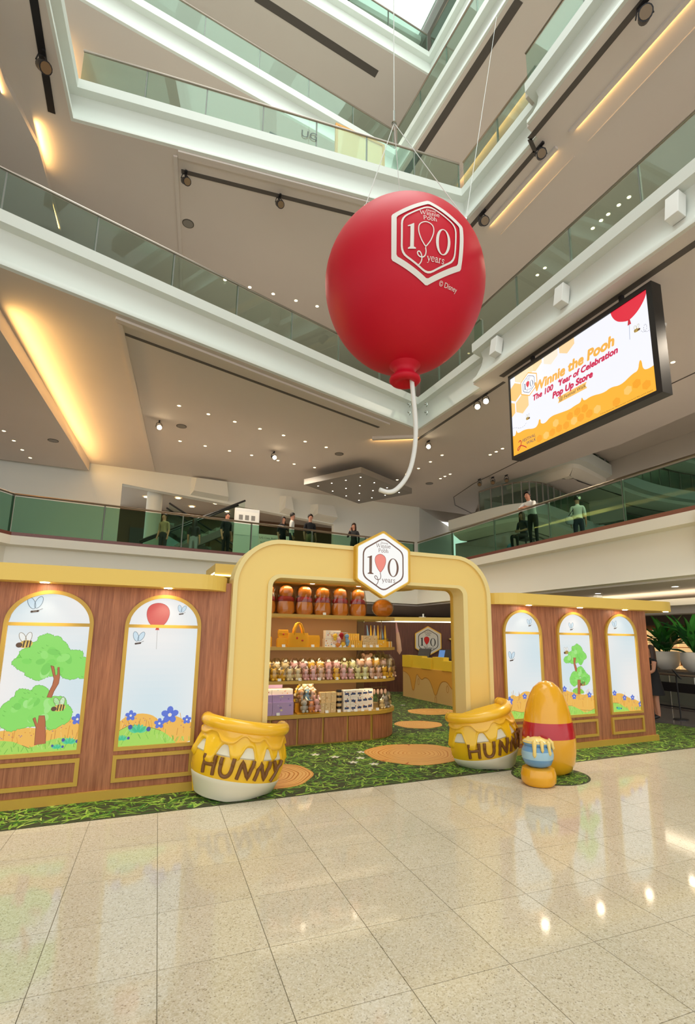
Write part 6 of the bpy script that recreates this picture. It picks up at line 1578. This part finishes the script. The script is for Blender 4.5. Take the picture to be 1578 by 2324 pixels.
mb = MB(); mb.lathe([(.001, 0), (.12, .0), (.17, .08), (.14, .2), (.06, .24)], 14, sy=.45); mb.build('pouch', 'cloth_grey', bgp, smooth=True)
mb = MB(); mb.tube([(-.06, 0, .22), (.1, -.06, .45), (.2, -.1, .6), (.12, -.02, .42), (.06, 0, .22)], .012, 6); mb.build('strap', 'cloth_dark', bgp)
pb = MB(); pb.ball((0, 0, .14), (.13, .1, .14), 12, 8); o = pb.build('plastic_bag', 'p_blue', smooth='all'); o.location = (10.5, 11.85, FZ + .001); setp(o, 'white and blue plastic bag on the floor behind the right gallery glass', 'bag')
person('woman in a sleeveless black dress standing at the right end of the store', (11.15, 8.05, 0.002), R_(-130), 1.62, 'cloth_black', 'cloth_black', sleeves='none', legs='bare', hair='long', hairm='hair_brown', dress=True, pose={'elr': (.21, -.05, 1.14), 'wrr': (.16, -.25, 1.05), 'har': (.14, -.33, 1.05), 'ell': (-.21, -.05, 1.14), 'wrl': (-.16, -.25, 1.02), 'hal': (-.14, -.33, 1.02)})
cas = person('cashier with dark hair behind the checkout counter', (9.0, 12.35, 0.0), R_(-60), 1.58, 'cloth_black', 'cloth_black', hair='long')

# ================================================================== GALLERY FURNITURE (left)
kb = thing('notice_board', 'tall white free-standing notice board on the left gallery', 'board', (3.66, 17.75, FZ))
mb = MB(); mb.box(-.44, .44, -.06, .06, 0, 1.92); mb.build('panel', 'white_plastic', kb, bevel=.01)
for z in (.95,): mb = MB(); mb.box(-.40, .40, -.065, -.06, z, z + .85); mb.build('poster', 'price_white', kb)
for i in range(3): mb = MB(); mb.box(-.3 + .22 * i, -.16 + .22 * i, -.068, -.065, 1.5, 1.68); mb.build('printed_square', 'mid_grey', kb)
wb = thing('sign_board', 'beige board with small grey lettering behind the gallery glass', 'sign', (4.75, 18.3, FZ + .75))
mb = MB(); mb.box(-.6, .75, -.03, .03, 0, .42); mb.build('panel', 'cream_wall', wb)
a = Art(); art_text(a, 'UG Civic Avenue', -.1, .28, .11, '#5a544c', 1); art_text(a, 'to Cafeteria', -.2, .12, .1, '#5a544c', 1)
q = MB()
for pts, col, layer in a.items: q.add([(p[0], -.032 - layer * .001, p[1]) for p in pts], [tuple(range(len(pts)))], col)
q.build('lettering', 'print_flat', wb, recalc=False)
for sx_ in (-.5, .6): mb = MB(); mb.box(sx_, sx_ + .05, -.02, .02, -.75, 0); mb.build('leg', 'mid_grey', wb)
def escalator(label, p0, p1, w_=.9):
    a_, b_ = Vector(p0), Vector(p1); root = thing('escalator', label, 'escalator', tuple(a_)); d = b_ - a_; nrm = Vector((-d.y, d.x, 0)).normalized()
    n = 14
    for s in (0, 1):
        o_ = nrm * (w_ * s)
        mb = MB(); mb.add([a_ + o_ + Vector((0, 0, -.3)), b_ + o_ + Vector((0, 0, -.3)), b_ + o_, a_ + o_], [(0, 1, 2, 3)]); mb.build('truss_side', 'slot_dark', root, world=True)
        mb = MB(); mb.add([a_ + o_, b_ + o_, b_ + o_ + Vector((0, 0, .8)), a_ + o_ + Vector((0, 0, .8))], [(0, 1, 2, 3)]); mb.build('balustrade', 'rail_glass', root, world=True)
        mb = MB(); mb.tube([a_ + o_ + Vector((0, 0, .84)), b_ + o_ + Vector((0, 0, .84))], .04, 8); mb.build('handrail', 'black', root, world=True)
    for i in range(n):
        c = a_ + d * ((i + .5) / n) + nrm * w_ / 2
        mb = MB(); mb.obox(tuple(c), (w_ / 2 - .03, .5 * math.hypot(d.x, d.y) / n, .5 * abs(d.z) / n), math.atan2(nrm.y, nrm.x)); mb.build('step', 'mid_grey', root, world=True)
escalator('escalator rising to the right behind the left gallery glass', (0.2, 20.4, 4.4), (4.2, 20.9, 6.6))
escalator('escalator rising to the left behind the left gallery glass', (4.9, 23.1, 4.4), (1.2, 22.9, 6.4))
for i, (x, y, z) in enumerate(((1.8, 25.0, 8.28), (3.6, 25.2, 8.28), (0.4, 25.5, 8.28), (5.2, 25.0, 8.28), (2.6, 26.4, 8.28), (4.4, 26.6, 8.28))):
    downlight(x, y, z, 'warm downlight in the recessed shop ceiling at the left, %s' % ORD[i], 'downlights in the recessed shop', r=.12)
for i, (x0, x1, z0, z1, m_) in enumerate(((-.2, 1.2, 4.4, 7.2, 'slot_dark'), (1.6, 3.2, 5.2, 7.0, 'jar_pale'), (3.8, 6.0, 4.4, 7.2, 'shop_brown'), (6.4, 8.6, 4.6, 7.0, 'tan_panel'))):
    mb = MB(); mb.box(x0, x1, 27.8, 27.98, z0, z1); struct(mb.build('window_%d' % (i + 1), m_))
mb = MB(); mb.box(-14, -3.6, 22.2, 23.4, F1Z, F1Z + .9); struct(mb.build('trim_12', 'slot_dark'))
area_light('recess_lamp', (3.5, 25.8, 8.1), (0, 0, -1), 6, 2, 30, (1, .75, .45))
# grille at the right end of the gallery fascia
mb = MB(); mb.box(10.02, 10.1, 3.8, 6.05, 3.55, 4.28); g_o = mb.build('fascia_panel', 'cream_wall'); setp(g_o, 'cream framed access panel on the gallery fascia at the right edge', 'panel')
mb = MB(); mb.box(10.0, 10.02, 3.9, 5.9, 3.64, 4.19); mb.build('inner_panel', 'counter_tan', g_o)

# ================================================================== RIGHT SIDE, GROUND FLOOR
gr = thing('ground_railing', 'low glass and steel railing behind the planters at the right', 'railing', (13.4, 8.9, 0))
P0, P1 = Vector((13.9, 11.6)), Vector((13.2, 6.4)); dd = (P1 - P0); nseg = 7
mb = MB(); mb.tube([(P0.x, P0.y, .86), (P1.x, P1.y, .86)], .03, 8); mb.build('handrail', 'rail_steel', gr, world=True)
mb = MB(); mb.tube([(P0.x, P0.y, .03), (P1.x, P1.y, .03)], .02, 8); mb.build('bottom_rail', 'dark_metal', gr, world=True)
for i in range(nseg + 1):
    p = P0 + dd * i / nseg; mb = MB(); mb.tube([(p.x, p.y, 0), (p.x, p.y, .86)], .013, 6); mb.build('post', 'steel', gr, world=True)
    if i < nseg:
        q_ = P0 + dd * (i + 1) / nseg; mb = MB(); mb.add([(p.x, p.y, .06), (q_.x, q_.y, .06), (q_.x, q_.y, .82), (p.x, p.y, .82)], [(0, 1, 2, 3)]); mb.build('glass_panel', 'rail_glass', gr, world=True)
mb = MB(); mb.add([(13.72, 10.2, .42), (13.2, 6.6, .42), (13.2, 6.6, .66), (13.72, 10.2, .66)], [(0, 1, 2, 3)]); mb.v = [(v[0] - .04, v[1], v[2]) for v in mb.v]; mb.build('banner', 'dark_metal', gr, world=True)
lv = MB(); lv.add([(0, 0, 0), (.06, .2, .03), (.075, .42, .05), (.03, .7, .0), (0, .85, -.06), (-.03, .7, .0), (-.075, .42, .05), (-.06, .2, .03), (0, .3, .0), (0, .6, -.01)], [(0, 1, 8), (0, 8, 7), (1, 2, 9, 8), (7, 8, 9, 6), (2, 3, 9), (6, 9, 5), (3, 4, 9), (5, 9, 4)])
leafA = lv.mesh('leaf'); leafA.materials.append(M['leaf_green']); leafB = lv.mesh('leaf'); leafB.materials.append(M['leaf_dark'])
for i, (x, y) in enumerate(((15.25, 10.55), (14.95, 9.45))):
    pl = thing('planter', 'leafy green plant in a round white planter behind the railing, %s one' % ('left', 'right')[i], 'plant', (x, y, .9), group='white planters behind the railing')
    mb = MB(); mb.lathe([(.001, 0), (.20, 0), (.33, .12), (.39, .33), (.38, .54), (.35, .54), (.35, .48), (.001, .48)], 28); mb.build('pot', 'white_plastic', pl, smooth=True)
    mb = MB(); mb.lathe([(.001, .49), (.35, .49)], 20); mb.build('soil', 'soil', pl)
    rnd = random.Random(i + 5)
    for k in range(58):
        o = bpy.data.objects.new('leaf', leafA if rnd.random() < .45 else leafB); COL.objects.link(o); o.parent = pl
        t = rnd.uniform(0, 2 * PI); r = rnd.uniform(0, .25); o.location = (r * math.cos(t), r * math.sin(t), .5 + rnd.uniform(0, .55))
        o.rotation_euler = (rnd.uniform(.1, 1.15), 0, t - PI / 2 + rnd.uniform(-.4, .4)); s_ = rnd.uniform(.6, 1.25); o.scale = (s_ * rnd.uniform(.7, 1.8), s_, s_)
    sp_ = thing('plinth_block', 'dark low plinth under the %s white planter' % ('left', 'right')[i], 'plinth', (x, y, 0), group='plinths under the planters')
    mb = MB(); mb.box(-.5, .5, -.53, .53, 0, .86); mb.build('block', 'mid_grey', sp_); mb = MB(); mb.box(-.52, .52, -.54, .54, .86, .898); mb.build('top_slab', 'slot_dark', sp_)
# warm lit shop behind the plants, signs and lights above
mb = MB(); mb.box(17.5, 17.7, 2, 14.5, 0, 2.3); struct(mb.build('wall_right', 'shop_brown'))
wl = thing('shop_front', 'warmly lit shop front with blocks of amber panels behind the plants', 'shop front', (17.4, 9, 0))
rnd = random.Random(4)
for i in range(14):
    for j in range(6):
        y0 = 5.5 + .55 * i; z0 = .35 + .30 * j
        mb = MB(); mb.box(17.4 - rnd.uniform(0, .05), 17.5, y0 + .01, y0 + .53, z0 + .01, z0 + .28); mb.build('amber_panel', 'shop_glow' if rnd.random() < .72 else 'tan_panel', wl, world=True)
mb = MB(); mb.box(17.3, 17.5, 2, 14.5, 2.3, 3.0); struct(mb.build('trim_13', 'slot_dark'))
for i, (z0, z1, x, m_) in enumerate(((2.62, 2.78, 12.3, 'cream_wall'), (2.45, 2.62, 12.9, 'ceiling_paint'))):
    mb = MB(); mb.box(x, x + .6, 2, 16, z0, z1); struct(mb.build('trim_14', m_))
for i, y in enumerate((7.5, 9.6, 11.5, 13.4)): downlight(11.4, y, 2.98, 'round downlight in the low ceiling right of the store, %s from the front' % ORD[i], 'downlights right of the store', 'lamp_white', .07)
area_light('corridor_lamp', (13.0, 9.0, 2.9), (0, 0, -1), 2, 6, 60, (1, .86, .66))
cr_ = thing('tablet_stand', 'black tablet on a slanted stand held by the woman in black', 'tablet', (11.66, 7.85, .9))
mb = MB(); mb.obox((0, 0, .1), (.17, .012, .12), R_(40), R_(-35)); mb.build('tablet', 'black', cr_, bevel=.006)
mb = MB(); mb.obox((-.01, -.012, .108), (.145, .004, .095), R_(40), R_(-35)); mb.build('glass_face', 'dark_metal', cr_)
mb = MB(); mb.tube([(0, 0, -.898), (0, .02, .06)], .016, 8); mb.build('pole', 'dark_metal', cr_); mb = MB(); mb.lathe([(.001, -.88), (.16, -.88), (.16, -.898)], 16); mb.build('foot', 'dark_metal', cr_)
